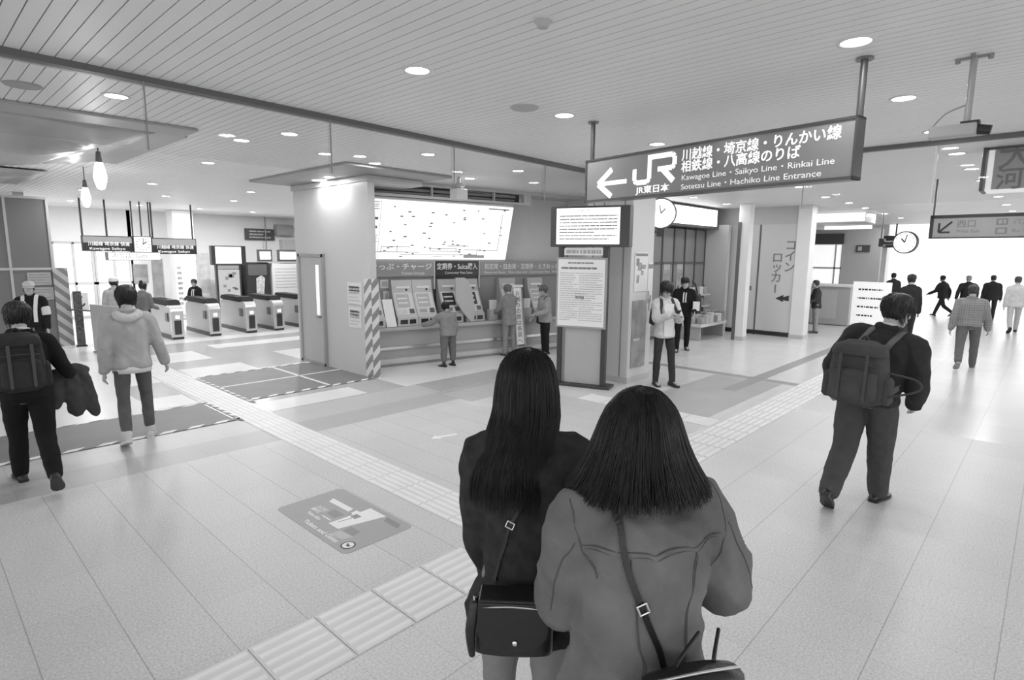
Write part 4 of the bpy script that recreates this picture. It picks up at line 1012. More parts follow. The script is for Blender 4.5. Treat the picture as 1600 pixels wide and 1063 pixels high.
# ================================================================== PEOPLE
SKIN = M(.42, .55, 0, .05, 20)
def V3(*a): return Vector(a)
class Fig:
    """one person: joints by forward kinematics, then one skin and separate clothes"""
    def __init__(s, name, label, x, y, az, H, legs, arms, lean=0, twist=0, head=(0, 0), vox=.012, wide=1.0, side=0, lift=0.0):
        s.H = H; s.vox = vox; s.n_hair = 500 if vox < .0125 else 160 if vox < .02 else 0; s.wide = wide; s.label = label
        s.root = empty('person', (x, y, 0), label, 'person', None, R_(az - 90))
        s.M = Matrix.Translation((x, y, 0)) @ Matrix.Rotation(R_(az - 90), 4, 'Z')
        hz = .53 * H; J = {}
        for sd, q in (('L', -1), ('R', 1)):
            fl, ab, kn, fp = [R_(v) for v in legs[sd]]
            hip = V3(q * .05 * H * wide, 0, hz)
            d = V3(q * math.sin(ab), math.sin(fl) * math.cos(ab), -math.cos(fl) * math.cos(ab))
            k = hip + d * .245 * H
            a2 = fl - kn
            d2 = V3(q * math.sin(ab) * .5, math.sin(a2), -math.cos(a2)).normalized()
            an = k + d2 * .24 * H
            fd = V3(q * .14, math.cos(fp), -math.sin(fp)).normalized()
            up = V3(0, math.sin(fp), math.cos(fp)).normalized()
            J['hip' + sd], J['kn' + sd], J['an' + sd], J['fd' + sd], J['fu' + sd] = hip, k, an, fd, up
        low = 9
        for sd in 'LR':
            sole = J['an' + sd] - J['fu' + sd] * .042 * H
            low = min(low, (sole + J['fd' + sd] * .10 * H).z, (sole - J['fd' + sd] * .045 * H).z)
        sh = V3(0, 0, -low + lift)
        for k in list(J):
            if k[:2] not in ('fd', 'fu'): J[k] += sh
        hz += sh.z; s.hz = hz
        RT = Matrix.Rotation(R_(-lean), 3, 'X') @ Matrix.Rotation(R_(side), 3, 'Y') @ Matrix.Rotation(R_(twist), 3, 'Z')
        s.RT = RT; s.P0 = V3(0, 0, hz)
        s.J = J
        for sd, q in (('L', -1), ('R', 1)):
            sw, ab, el, iw = [R_(v) for v in arms[sd]]
            J['sh' + sd] = s.up(q * .094 * wide, 0, .266)
            d = V3(q * math.sin(ab), math.sin(sw) * math.cos(ab), -math.cos(sw) * math.cos(ab))
            J['el' + sd] = J['sh' + sd] + RT @ d * .172 * H
            a2 = sw + el
            d2 = V3(q * (math.sin(ab) * .5 - math.sin(iw)), math.sin(a2) * math.cos(iw), -math.cos(a2) * math.cos(iw)).normalized()
            J['wr' + sd] = J['el' + sd] + RT @ d2 * .150 * H
            s.J['hd' + sd] = RT @ d2
        J['neck'] = s.up(0, -.004, .315); J['headc'] = s.up(0, .018, .398)
        s.HR = RT @ Matrix.Rotation(R_(head[0]), 3, 'Z') @ Matrix.Rotation(R_(-head[1]), 3, 'X')
        s.hh = .138 * H
        s.body()
    def up(s, x, y, z): return s.P0 + s.RT @ V3(x * s.H, y * s.H, z * s.H)
    def hp(s, x, y, z): return s.J['headc'] + s.HR @ (V3(x, y, z) * s.hh)
    HEADP = [(-.50, .13, .34, -.12), (-.43, .20, .39, .02), (-.30, .265, .405, .20), (-.12, .31, .40, .36), (.04, .325, .385, .42), (.20, .335, .39, .44), (.33, .31, .345, .41), (.43, .235, .25, .31), (.485, .13, .14, .18)]
    def head_r(s, z):
        P = s.HEADP
        z = max(P[0][0], min(P[-1][0], z))
        for a, b in zip(P, P[1:]):
            if a[0] <= z <= b[0]:
                t = (z - a[0]) / (b[0] - a[0]); return [a[i] * (1 - t) + b[i] * t for i in (1, 2, 3)]
    def head_pt(s, a, z, k=1.0, add=0.0):
        """a: 0 front, pi/2 right side, pi back"""
        w_, f, b = s.head_r(z); cy = (f - b) / 2; hy = (f + b) / 2
        return V3((w_ * k + add) * math.sin(a), cy + (hy * k + add) * math.cos(a), z)
    def torso_rings(s, mb, spec, n=20):
        """spec rows (z, halfwidth, halfdepth, yoffset) in body heights above the hip"""
        rings = []
        for z, w_, d_, yo in spec:
            r = []
            for k in range(n):
                t = 2 * math.pi * k / n; c, q = math.cos(t), math.sin(t)
                e = .84
                x = w_ * s.wide * math.copysign(abs(c) ** e, c); y = d_ * math.copysign(abs(q) ** e, q) + yo
                r.append(s.up(x, y, z) if z > 0 else s.P0 + V3(x * s.H, y * s.H, z * s.H))
            rings.append(r)
        mb.loft(rings)
    def hand(s, mb, sd, curl=25):
        H = s.H; q = -1 if sd == 'L' else 1
        w_ = s.J['wr' + sd]; d = s.J['hd' + sd].normalized()
        lat = s.RT @ V3(0, 1, 0); lat = (lat - d * lat.dot(d)).normalized()  # across the palm towards the thumb
        pn = d.cross(lat) * q; pn.normalize()                                    # palm normal points to the body
        if pn.dot(s.RT @ V3(-q, 0, 0)) < 0: pn = -pn
        pl = .052 * H
        mb.limb([w_ - d * .02 * H, w_ + d * .012 * H, w_ + d * pl], [.014 * H, .020 * H, .022 * H], 12, 3, pn, .5)
        for k, (o, L) in enumerate(((.0155, .040), (.0052, .046), (-.0052, .043), (-.0150, .034))):
            b = w_ + d * (pl - .006 * H) + lat * o * H
            c1 = R_(curl * .5); c2 = R_(curl * 1.6)
            p1 = b + (d * math.cos(c1) + pn * math.sin(c1)) * L * .5 * H
            p2 = p1 + (d * math.cos(c2) + pn * math.sin(c2)) * L * .55 * H
            mb.limb([b, p1, p2], [.0056 * H, .0052 * H, .0042 * H], 8, 2)
        b = w_ + d * .014 * H + lat * .018 * H
        p1 = b + (d * .75 + lat * .62 + pn * .2).normalized() * .026 * H
        p2 = p1 + (d * .95 + lat * .25 + pn * .3).normalized() * .022 * H
        mb.limb([b, p1, p2], [.0072 * H, .006 * H, .0048 * H], 8, 2)
    def body(s):
        H = s.H; mb = MB(); J = s.J
        s.torso_rings(mb, [(-.05, .07, .045, 0), (.0, .082, .055, 0), (.08, .07, .048, 0), (.18, .08, .052, .0), (.245, .076, .046, 0), (.29, .035, .035, -.004)])
        for sd in 'LR':
            mb.limb([J['hip' + sd], J['kn' + sd], J['an' + sd]], [.043 * H, .028 * H, .021 * H], 12)
            mb.limb([s.up(0.03 * (1 if sd == 'R' else -1), 0, .275), J['sh' + sd], J['el' + sd], J['wr' + sd]], [.022 * H, .027 * H, .022 * H, .0165 * H], 12)
            s.hand(mb, sd)
            f0 = J['an' + sd] - J['fu' + sd] * .022 * H
            mb.limb([f0 - J['fd' + sd] * .025 * H, f0 + J['fd' + sd] * .09 * H], [.018 * H, .014 * H], 10)
        mb.limb([s.up(0, -.006, .28), J['neck'], s.hp(0, -.05, -.2)], [.036 * H, .032 * H, .031 * H], 14)
        n = 22
        mb.loft([[s.hp(*s.head_pt(2 * math.pi * k / n, z)) for k in range(n)] for z, _, _, _ in s.HEADP])
        hh = s.hh
        mb.limb([s.hp(0, .37, .06), s.hp(0, .455, -.10), s.hp(0, .40, -.15)], [.035 * hh, .055 * hh, .04 * hh], 8)
        mb.limb([s.hp(-.17, .36, .10), s.hp(0, .40, .11), s.hp(.17, .36, .10)], [.03 * hh] * 3, 8)
        mb.limb([s.hp(-.08, .38, -.27), s.hp(.08, .38, -.27)], [.045 * hh] * 2, 8)
        for q in (-1, 1): mb.ell(s.hp(q * .335, -.03, -.04), (.028 * hh, .085 * hh, .14 * hh), 10, s.HR)
        me = remesh(mb, 'body', min(s.vox, .0085) if s.vox < .011 else s.vox * .8, 2)
        s.bodyo = link('body', me, SKIN, s.root)
        # eyes, brows and mouth
        for q in (-1, 1):
            o = MB().ell(s.hp(q * .145, .365, .03), (.05 * hh, .025 * hh, .022 * hh), 10, s.HR).build('eye', M(.06, .3), s.root, True)
            MB().limb([s.hp(q * .07, .40, .115), s.hp(q * .22, .35, .125)], [.016 * hh] * 2, 6).build('eyebrow', M(.05, .7), s.root, True)
        MB().limb([s.hp(-.09, .405, -.255), s.hp(0, .425, -.25), s.hp(.09, .405, -.255)], [.014 * hh, .018 * hh, .014 * hh], 6).build('mouth', M(.26, .5), s.root, True)
    # ---- clothes
    def wrinkle(s, me, amp, sc=6.0, seed=0.0):
        if amp <= 0: return
        nr = [v.normal.copy() for v in me.vertices]
        for v, n in zip(me.vertices, nr):
            p = v.co
            a = noise.noise(Vector((p.x * sc + seed, p.y * sc, p.z * sc * .55)))
            b = 1 - abs(noise.noise(Vector((p.x * sc * 1.3 + p.z * sc * .7, p.y * sc * 1.2 + seed * 2, p.z * sc * .9 - p.x * sc * .4)))) * 2.2
            v.co = p + n * amp * (a * .8 + max(-.6, b) * .9 - .3)
    def trousers(s, m_, leg=1.0, amp=.004, cuff=0, hem=0.0, name='trousers'):
        H = s.H; J = s.J; mb = MB()
        s.torso_rings(mb, [(-.045, .078, .058, -.003), (.0, .092, .068, -.006), (.05, .088, .064, -.003), (.10, .08, .056, 0)])
        for sd in 'LR':
            end = J['an' + sd] + (J['kn' + sd] - J['an' + sd]) * hem
            mb.limb([J['hip' + sd] + V3(0, 0, .01 * H), (J['hip' + sd] * .5 + J['kn' + sd] * .5), J['kn' + sd], (J['kn' + sd] + end) * .5, end], [.053 * H * min(leg, 1.15), .047 * H * leg, .0385 * H * leg, .036 * H * leg, .031 * H * leg], 16)
        me = remesh(mb, name, s.vox, 3); s.wrinkle(me, amp, 7, 3)
        o = link(name, me, m_, s.root)
        if cuff:
            for sd in 'LR':
                d = (J['kn' + sd] - J['an' + sd]).normalized()
                MB().limb([J['an' + sd] - d * .004, J['an' + sd] + d * .04], [.034 * H * leg] * 2, 14).build('turn_up', cuff, s.root, True)
        return o
    def top(s, m_, hem=-.03, w_=1.0, slv=1.0, amp=.006, name='jacket', collar=True, arm_len=1.0, voxk=1.0, hemw=1.0, belly=1.0, smooth=3, boxy=1.0):
        H = s.H; J = s.J; mb = MB()
        k = w_
        s.torso_rings(mb, [(hem, .094 * k * hemw, .074 * k * hemw, -.004), (hem + .03, .096 * k * hemw, .076 * k * hemw, -.004), (hem * .3 + .05, .090 * k * boxy, .070 * k * belly, 0), (.13, .090 * k, .070 * k * belly, .002), (.20, .096 * k, .072 * k, .0), (.245, .092 * k, .066 * k, -.004), (.275, .072 * k, .054 * k, -.006), (.298, .048, .042, -.006), (.316, .036, .036, -.006)])
        for sd in 'LR':
            q = 1 if sd == 'R' else -1
            e = J['el' + sd]; w2 = e + (J['wr' + sd] - e) * arm_len
            mb.limb([s.up(q * .035 * s.wide, -.004, .288), J['sh' + sd], (J['sh' + sd] + e) * .5, e, (e + w2) * .5, w2], [.026 * H, .037 * H * slv, .037 * H * slv, .034 * H * slv, .031 * H * slv, .027 * H * slv], 16)
        if collar: mb.limb([s.up(-.035, .02, .315), s.up(-.036, -.03, .325), s.up(.036, -.03, .325), s.up(.035, .02, .315)], [.014 * H] * 4, 10)
        me = remesh(mb, name, s.vox * voxk, smooth); s.wrinkle(me, amp, 6.0, 1.7)
        o = link(name, me, m_, s.root); s.topo = o; s.topme = me
        return o
    def bvh(s, me=None):
        me = me or s.topme
        return BVHTree.FromPolygons([v.co for v in me.vertices], [p.vertices[:] for p in me.polygons])
    def shoes(s, m_, sole=None, k=1.0, heel=False):
        H = s.H; J = s.J
        for sd in 'LR':
            a, fd, fu = J['an' + sd], J['fd' + sd].normalized(), J['fu' + sd]; lat = fd.cross(fu).normalized(); fu = lat.cross(fd).normalized()
            mb = MB(); rings = []; n = 14
            base = a - J['fu' + sd] * .042 * H
            for t, w_, h_ in ((-.048, .010, .018), (-.043, .019, .036), (-.015, .023, .045), (.02, .024, .036), (.055, .028, .028), (.085, .026, .021), (.104, .016, .014), (.110, .006, .008)):
                c = base + fd * t * H * k; r = []
                for i in range(n):
                    ag = 2 * math.pi * i / n; x = math.cos(ag); z = math.sin(ag)
                    r.append(c + lat * x * w_ * H * k + fu * (h_ * H * (.5 + .5 * z)))
                rings.append(r)
            mb.loft(rings); mb.limb([a - fu * .02 * H, a + (J['kn' + sd] - a).normalized() * .02 * H], [.026 * H, .026 * H], 12)
            o = mb.build('shoe', m_, s.root, True)
            mb = MB(); rings = []
            for t, w_ in ((-.049, .014), (-.04, .022), (0, .024), (.055, .030), (.09, .026), (.110, .012)):
                c = base + fd * t * H * k
                rings.append([c + lat * w_ * H + fu * .010 * H, c - lat * w_ * H + fu * .010 * H, c - lat * w_ * H - fu * .001, c + lat * w_ * H - fu * .001])
            mb.loft(rings); so = mb.build('sole', sole or BLACK, o)
    def hair(s, m_, front=.30, side=-.12, nape=-.34, thick=.035, tuft=.03, name='hair', seed=1, top=.03):
        n, rows = 48, 16; mb = MB(); rings = []
        apex = s.hp(0, -.03, .5 + thick + top)
        for j in range(1, rows + 1):
            t = j / rows; r = []
            for k in range(n):
                a = 2 * math.pi * k / n
                ca = math.cos(a)
                lim = (front if ca > .75 else side + (front - side) * max(0, (ca - .2) / .55) if ca > .2 else side + (nape - side) * min(1, (.2 - ca) / .7))
                z = .5 - (.5 - lim) * t
                th = thick + top * max(0, z) * 2
                if j == rows: th *= .25
                zz = .5 + (z - .5) * 1.0
                p = s.head_pt(a, min(zz, .485), 1.0, th) if zz < .485 else s.head_pt(a, .485, 1.0, th)
                if z > .40: 
                    f = math.cos((z - .40) / .10 * math.pi / 2 * .92); q = s.head_pt(a, .40, 1.0, th); p = V3(q.x * f, (q.y) * f, .40 + (.10 + th) * math.sin((z - .40) / .10 * math.pi / 2))
                nn = noise.noise(Vector((math.sin(a) * 4 + seed, math.cos(a) * 4, z * 3))) * tuft + noise.noise(Vector((math.sin(a) * 11 + seed, math.cos(a) * 11, z * 4))) * tuft * .7
                v = V3(p.x, p.y, p.z - nn * .6 * t); v *= (1 + nn * .5)
                r.append(s.hp(*v))
            rings.append(r)
        inner = [[s.hp(*(s.head_pt(2 * math.pi * k / n, max(-.45, (.5 - (.5 - nape) * .9)), .9))) for k in range(n)]]
        mb.loft(rings, False)
        c = mb.bm.verts.new(apex); mb.bm.verts.ensure_lookup_table()
        for k in range(n): mb.bm.faces.new((mb.bm.verts[k], mb.bm.verts[(k + 1) % n], c))
        hb = MB(); rr = random.Random(seed); ns = s.n_hair
        for i in range(ns):
            a = rr.uniform(0, 2 * math.pi); ca = math.cos(a)
            lim = (front if ca > .75 else side + (front - side) * max(0, (ca - .2) / .55) if ca > .2 else side + (nape - side) * min(1, (.2 - ca) / .7))
            z = lim + (.44 - lim) * rr.random() ** .7; L = rr.uniform(.16, .34); pp = []
            sw = rr.gauss(0, .25); lift_ = rr.uniform(.0, tuft)
            for j in range(5):
                u = j / 4; zz = z - L * u; aa = a + sw * u
                th = thick + top * max(0, zz) * 1.6 + lift_ * u * 1.0
                if zz > .40:
                    f_ = math.cos((min(zz, .499) - .40) / .10 * math.pi / 2 * .92); q = s.head_pt(aa, .40, 1.0, th); v = V3(q.x * f_, q.y * f_, .40 + (.10 + th) * math.sin((min(zz, .499) - .40) / .10 * math.pi / 2))
                else: v = s.head_pt(aa, max(zz, -.42), 1.0, th); v.z = zz
                pp.append(s.hp(*v))
            hb.limb(pp, [.010 * s.hh, .013 * s.hh, .012 * s.hh, .009 * s.hh, .004 * s.hh], 4, 1)
        if ns:
            tmp = bpy.data.meshes.new('t'); hb.bm.to_mesh(tmp); mb.bm.from_mesh(tmp); bpy.data.meshes.remove(tmp)
        hb.bm.free()
        o = mb.build(name, m_, s.root, True)
        return o
    def cap(s, m_, name='cap', brim=True, helmet=False):
        mb = MB(); n = 28; rings = []
        for z, k in ((.10, 1.16), (.16, 1.19), (.30, 1.2), (.42, 1.12), (.52, .85), (.58, .45), (.60, .1)):
            r = []
            for i in range(n):
                a = 2 * math.pi * i / n; w_, f, b = s.head_r(.15); r.append(s.hp(w_ * k * math.sin(a), (f - b) / 2 + (f + b) / 2 * k * math.cos(a), z + (.03 if helmet else 0)))
            rings.append(r)
        mb.loft(rings)
        if brim:
            rr = []
            for i in range(13):
                a = R_(-75 + 150 * i / 12); w_, f, b = s.head_r(.15)
                rr.append((s.hp(w_ * 1.15 * math.sin(a), (f - b) / 2 + (f + b) / 2 * 1.15 * math.cos(a), .12), s.hp(w_ * 1.25 * math.sin(a), (f - b) / 2 + (f + b) / 2 * 1.15 * math.cos(a) + .32 * max(0, math.cos(a)), .07)))
            mb.loft([[a, b, b - V3(0, 0, .006), a - V3(0, 0, .006)] for a, b in rr])
        return mb.build(name, m_, s.root, True)
def ribbon(mb, pts, nrm, wd, th=.004):
    rings = []
    for i, (p, n) in enumerate(zip(pts, nrm)):
        t = (pts[min(i + 1, len(pts) - 1)] - pts[max(i - 1, 0)]).normalized(); u = n.cross(t).normalized(); n = t.cross(u).normalized()
        rings.append([p + u * wd / 2 + n * th, p - u * wd / 2 + n * th, p - u * wd / 2 - n * th, p + u * wd / 2 - n * th])
    mb.loft(rings); return mb
def drape(bv, way, off=.006, n=40, keep=()):
    """smooth path through way points laid onto a garment"""
    way = [Vector(p) for p in way]; out = []; nr = []; m = len(way)
    seg = n // (m - 1)
    for i in range(m - 1):
        p0, p1, p2, p3 = way[max(i - 1, 0)], way[i], way[i + 1], way[min(i + 2, m - 1)]
        for k in range(seg + (1 if i == m - 2 else 0)):
            t = k / seg
            c = .5 * ((2 * p1) + (p2 - p0) * t + (2 * p0 - 5 * p1 + 4 * p2 - p3) * t * t + (3 * p1 - p0 - 3 * p2 + p3) * t ** 3)
            q, nn, _, d = bv.find_nearest(c)
            out.append(q + nn * off); nr.append(nn.copy())
    for _ in range(3):
        nr = [(nr[max(i - 1, 0)] + nr[i] * 2 + nr[min(i + 1, len(nr) - 1)]).normalized() for i in range(len(nr))]
        out = [out[0]] + [(out[i - 1] + out[i] * 2 + out[i + 1]) / 4 for i in range(1, len(out) - 1)] + [out[-1]]
    return out, nr
def carried(name, fig, label, cat, at_=(0, 0, 0)):
    """a carried thing: its own top-level empty, standing in the carrier's frame"""
    e = empty(name, (0, 0, 0), label, cat); e.matrix_world = fig.M @ Matrix.Translation(at_); return e
def rbox_mesh(w_, d_, h_, r=.3, taper=.9, n=28, rows=10, bulge=.06):
    """soft bag body: rounded rectangle rings, base at z 0"""
    mb = MB(); rings = []
    for j in range(rows + 1):
        t = j / rows; k = (1 - (1 - taper) * t) * (1 + bulge * math.sin(math.pi * t)); e = .55
        cap_ = min(1, (min(t, 1 - t) * rows + .35) / 1.2) ** .5
        rings.append([V3(w_ / 2 * k * cap_ * math.copysign(abs(math.cos(2 * math.pi * i / n)) ** e, math.cos(2 * math.pi * i / n)), d_ / 2 * k * cap_ * math.copysign(abs(math.sin(2 * math.pi * i / n)) ** e, math.sin(2 * math.pi * i / n)), h_ * t) for i in range(n)])
    return mb.loft(rings)
HAIRB = M(.016, .42, 0, .3, 30, .25, 90, .5, (1, 1, .15))
HAIRG = M(.30, .6, 0, .3, 30)
CL = {}
def cloth(g, var=.10, bump=.25): return M(g, .92, 0, var, 14, bump, 260, .2)
def denim(g): return M(g, .9, 0, .16, 9, .3, 320, .2)
WALK_L = {'L': (22, 2, 6, -6), 'R': (-16, 2, 28, 38)}
WALK_R = {'R': (22, 2, 6, -6), 'L': (-16, 2, 28, 38)}
STAND = {'L': (1, 3, 2, 0), 'R': (-2, 3, 2, 0)}
DOWN = {'L': (-4, 10, 14, 0), 'R': (6, 10, 14, 0)}
# ------------------------------------------------------------------ the two women in front
def surf_hair(f, rings, m_, ry=.85, base_k=.94, n_str=1500, seed=1, face=48, face_z=.05, yoff=lambda z: 0.0, tip=.03, base_end=.90, wisp=.12, r0=.0011):
    """hair mass plus strands; rings rows (z, radius) in metres from the head centre, crown first"""
    c = f.J['headc']; HR = Matrix.Rotation(math.atan2((f.HR @ V3(0, 1, 0)).y, (f.HR @ V3(0, 1, 0)).x) - math.pi / 2, 3, 'Z')
    def rad(t):
        x = t * (len(rings) - 1); i = min(int(x), len(rings) - 2); u = x - i
        g = lambda j: rings[max(0, min(len(rings) - 1, j))]
        cr = lambda a, b, c_, d: .5 * (2 * b + (c_ - a) * u + (2 * a - 5 * b + 4 * c_ - d) * u * u + (3 * b - a - 3 * c_ + d) * u ** 3)
        return cr(g(i - 1)[0], g(i)[0], g(i + 1)[0], g(i + 2)[0]), max(.002, cr(g(i - 1)[1], g(i)[1], g(i + 1)[1], g(i + 2)[1]))
    def P(a, t, k=1.0, dz=0.0):
        z, r = rad(t)
        fr = math.cos(a)
        x = r * k * math.sin(a); y = r * k * ry * fr
        if fr > math.cos(R_(face)) and z < face_z:      # open over the face: swept to the sides
            s_ = 1 if math.sin(a) >= 0 else -1; aa = R_(face) * s_
            x = r * k * math.sin(aa); y = r * k * ry * math.cos(aa)
        return c + HR @ V3(x, y + yoff(z) - .012, z + dz)
    mb = MB(); n = 44; rows = 26
    mb.loft([[P(2 * math.pi * k / n, max(.015, j / rows * base_end), base_k - .10 * max(0, j / rows - .75) / .25, 0 if j < rows else .012 * math.sin(k * 2.7)) for k in range(n)] for j in range(rows + 1)])
    nb = len(mb.bm.faces)
    rr = random.Random(seed)
    for i in range(n_str):
        a = rr.uniform(0, 2 * math.pi); t0 = rr.random() ** 1.5 * .5 + .02; t1 = 1.0 + rr.uniform(-.10, tip)
        t1 -= abs(rr.gauss(0, wisp))
        k0 = rr.uniform(.95, 1.015); da = rr.gauss(0, .06); m = 9; pts = []
        ph = rr.uniform(0, 6); am = rr.uniform(0, .012)
        for j in range(m):
            u = j / (m - 1); t = t0 + (t1 - t0) * u
            fl = .03 * max(0, u - .85) / .15 * rr.uniform(-.3, 1)
            pts.append(P(a + da * u + am * math.sin(ph + u * 7), min(t, 1.0), k0 + fl, -(max(0, t - 1.0)) * .25))
        r = rr.uniform(.7, 1.4) * r0
        mb.limb(pts, [r * (1 - .5 * j / (m - 1)) for j in range(m)], 3, 1, flat=2.2)
    o = mb.build('hair', m_, f.root, True); o.data.materials.append(M(.010, .9, 0, .2, 30, 0, 60, .05))
    for p_ in o.data.polygons[:nb]: p_.material_index = 1
    return o
HAIRF = M(.012, .42, 0, .6, 40, 0, 90, .38, (1, 1, .1))
# woman with long hair
W1 = Fig('person', 'woman with long straight black hair in a dark wool coat, seen from behind', 1.462, 1.288, 40, 1.76,
         {'L': (3, 2, 4, 0), 'R': (-4, 2, 6, 4)}, {'L': (13, 4, 16, 8), 'R': (18, 8, 48, 12)}, 2, 0, (-42, 2), .009, .90)
W1.trousers(cloth(.22), .90, .006, hem=.05)
W1.top(M(.042, .95, 0, .25, 22, .5, 300, .12), -.085, 1.10, 1.28, .010, 'coat', False, 1.28, 1.0, 1.30)
W1.shoes(BLACK)
surf_hair(W1, [(.148, .004), (.135, .05), (.10, .085), (.05, .102), (-.02, .112), (-.10, .118), (-.18, .130), (-.26, .146), (-.33, .155), (-.40, .15)], HAIRF, 1.06, .95, 2600, 3, 40, .06, lambda z: -.055 * max(0, min(1, (-.10 - z) / .14)), .02, .86, .14)
bv = W1.bvh()
bag = carried('shoulder_bag', W1, 'black leather flap shoulder bag with a round stud hanging behind the long haired woman', 'bag', (-.035, -.215, .80))
LEATH = M(.014, .32, 0, .15, 12, .2, 160, .5)
o = rbox_mesh(.285, .095, .235, .3, .93, 32, 12, .05).build('bag_body', LEATH, bag, True); bag.scale = (.90, .9, .90)
mb = MB(); n = 26; prof = [(-.128, .225)]
prof = [(.128 * math.cos(R_(a)), .13 + .085 * math.sin(R_(a)) * (1.0)) for a in range(180, 361, 10)] + [(.122, .232), (-.122, .232)]
prof = [(x, min(z, .232)) for x, z in prof]
mb.prism(prof, -.066, -.052); mb.box(-.122, .122, -.06, .045, .226, .24, .006)
fl = mb.build('flap', LEATH, bag); md = fl.modifiers.new('b', 'BEVEL'); md.width = .004; md.segments = 2
MB().ell((.01, -.068, .085), (.011, .006, .011), 14).build('stud', M(.7, .2, 1), bag, True)
mb = MB(); mb.limb([(-.11, -.062, .215), (0, -.064, .222), (.11, -.062, .215)], [.004] * 3, 8); mb.build('zipper', STEEL, bag, True)
MB().limb([(-.135, -.045, .21), (-.150, -.06, .12), (-.145, -.05, .02)], [.02, .018, .012], 8, flat=.5).build('tassel', LEATH, bag, True)
for q in (-1, 1): MB().cyl((q * .132, -.02, .205), (q * .132, -.02, .235), .012).build('strap_ring', M(.7, .2, 1), bag)
pts, nr = drape(bv, [(.075, .03, 1.49), (.055, -.05, 1.47), (.02, -.13, 1.34), (-.05, -.16, 1.22), (-.10, -.17, 1.10), (-.135, -.17, 1.0)], .005, 45)
off = V3(-.035, -.215, .80)
pts = [off + (p - off) / .9 for p in pts]
mb = MB(); ribbon(mb, [p - off for p in pts], nr, .014, .0028); mb.build('strap', LEATH, bag)
i = int(len(pts) * .62); mb = MB(); t = (pts[i + 1] - pts[i]).normalized(); u = nr[i].cross(t).normalized()
for s_ in (-1, 1): mb.limb([pts[i] - off + nr[i] * .005 + u * .014 * s_ - t * .012, pts[i] - off + nr[i] * .005 + u * .014 * s_ + t * .012], [.003] * 2, 6); mb.limb([pts[i] - off + nr[i] * .005 - u * .014 + t * .012 * s_, pts[i] - off + nr[i] * .005 + u * .014 + t * .012 * s_], [.003] * 2, 6)
mb.build('buckle', M(.75, .2, 1), bag)

# woman with bob hair
W2 = Fig('person', 'woman with black bob hair in a grey denim jacket, seen from behind, nearest of all', 1.40, .79, 57, 1.71,
         {'L': (2, 2, 4, 0), 'R': (-3, 2, 5, 3)}, {'L': (20, 5, 50, 15), 'R': (4, 30, 58, 14)}, 3, 0, (4, 4), .008, 1.0)
W2.trousers(cloth(.05), .92, .005, hem=.05)
DEN = M(.165, .9, 0, .28, 5, .4, 320, .2)
W2.top(DEN, -.10, 1.26, 1.58, .017, 'denim_jacket', True, 1.0, 1.0, 1.20)
W2.shoes(BLACK)
surf_hair(W2, [(.150, .004), (.138, .05), (.11, .083), (.075, .108), (.03, .126), (-.02, .144), (-.06, .164), (-.095, .184), (-.125, .200), (-.15, .212)], HAIRF, .88, .93, 2600, 5, 44, .05, lambda z: -.01, .06, .92, .05)
bv = W2.bvh(); THREAD = M(.13, .8)
def seam(f, way, name='seam', m_=None, wd=.0035, th=.0010, off=.0006):
    p, n_ = drape(bv, way, off, 36); mb = MB(); ribbon(mb, p, n_, wd, th); return mb.build(name, m_ or M(.085, .9), f.topo)
z1 = 1.28
seam(W2, [(-.21, -.06, 1.33), (-.12, -.14, 1.325), (0, -.16, 1.32), (.12, -.14, 1.325), (.21, -.06, 1.33)])
seam(W2, [(-.20, -.06, 1.318), (-.12, -.14, 1.312), (0, -.16, 1.307), (.12, -.14, 1.312), (.20, -.06, 1.318)], 'stitch_line', THREAD, .002)
for q in (-1, 1):
    seam(W2, [(q * .10, -.16, 1.31), (q * .085, -.17, 1.15), (q * .06, -.18, .98), (q * .05, -.18, .80)])
    seam(W2, [(q * .107, -.16, 1.31), (q * .092, -.17, 1.15), (q * .067, -.18, .98), (q * .057, -.18, .80)], 'stitch_line', THREAD, .002)
    seam(W2, [(q * .20, .03, 1.43), (q * .215, -.03, 1.40), (q * .215, -.07, 1.33), (q * .20, -.10, 1.24)])
    e_, w_ = W2.J['el' + ('R' if q > 0 else 'L')], W2.J['sh' + ('R' if q > 0 else 'L')]
    seam(W2, [w_ + V3(q * .06, -.06, -.02), (w_ + e_) / 2 + V3(q * .07, -.05, 0), e_ + V3(q * .05, -.05, 0)])
p, n_ = drape(bv, [(-.24, -.08, .80), (-.1, -.2, .79), (.1, -.2, .79), (.24, -.08, .80)], .004, 40)
mb = MB(); ribbon(mb, p, n_, .05, .004); mb.build('waistband', DEN, W2.topo)
for sd in 'LR':
    d = W2.J['hd' + sd]; w_ = W2.J['wr' + sd]
    MB().limb([w_ - d * .035, w_ + d * .012], [.047, .046], 18).build('cuff', DEN, W2.topo, True)
bag = carried('shoulder_bag', W2, 'black leather bag at the right hip of the woman in the denim jacket', 'bag', (.03, -.25, .83))
rbox_mesh(.29, .10, .235, .3, .9, 30, 10).build('bag_body', LEATH, bag, True)
for q in (-.06, .06): MB().limb([(q, .01, .21), (q * .8 + .03, .03, .25), (q * .5 + .09, .08, .27)], [.0055] * 3, 8).build('handle', LEATH, bag, True)
MB().limb([(-.12, -.02, .235), (0, -.025, .243), (.12, -.02, .235)], [.004] * 3, 8).build('zipper', STEEL, bag, True)
off = V3(.03, -.25, .83)
pts, nr = drape(bv, [(-.115, .04, 1.455), (-.12, -.06, 1.44), (-.115, -.14, 1.32), (-.07, -.17, 1.18), (-.01, -.18, 1.03), (.06, -.19, .90)], .006, 45)
mb = MB(); ribbon(mb, [p - off for p in pts], nr, .017, .003); mb.build('strap', LEATH, bag)
i = int(len(pts) * .60); t = (pts[i + 1] - pts[i]).normalized(); u = nr[i].cross(t).normalized(); mb = MB()
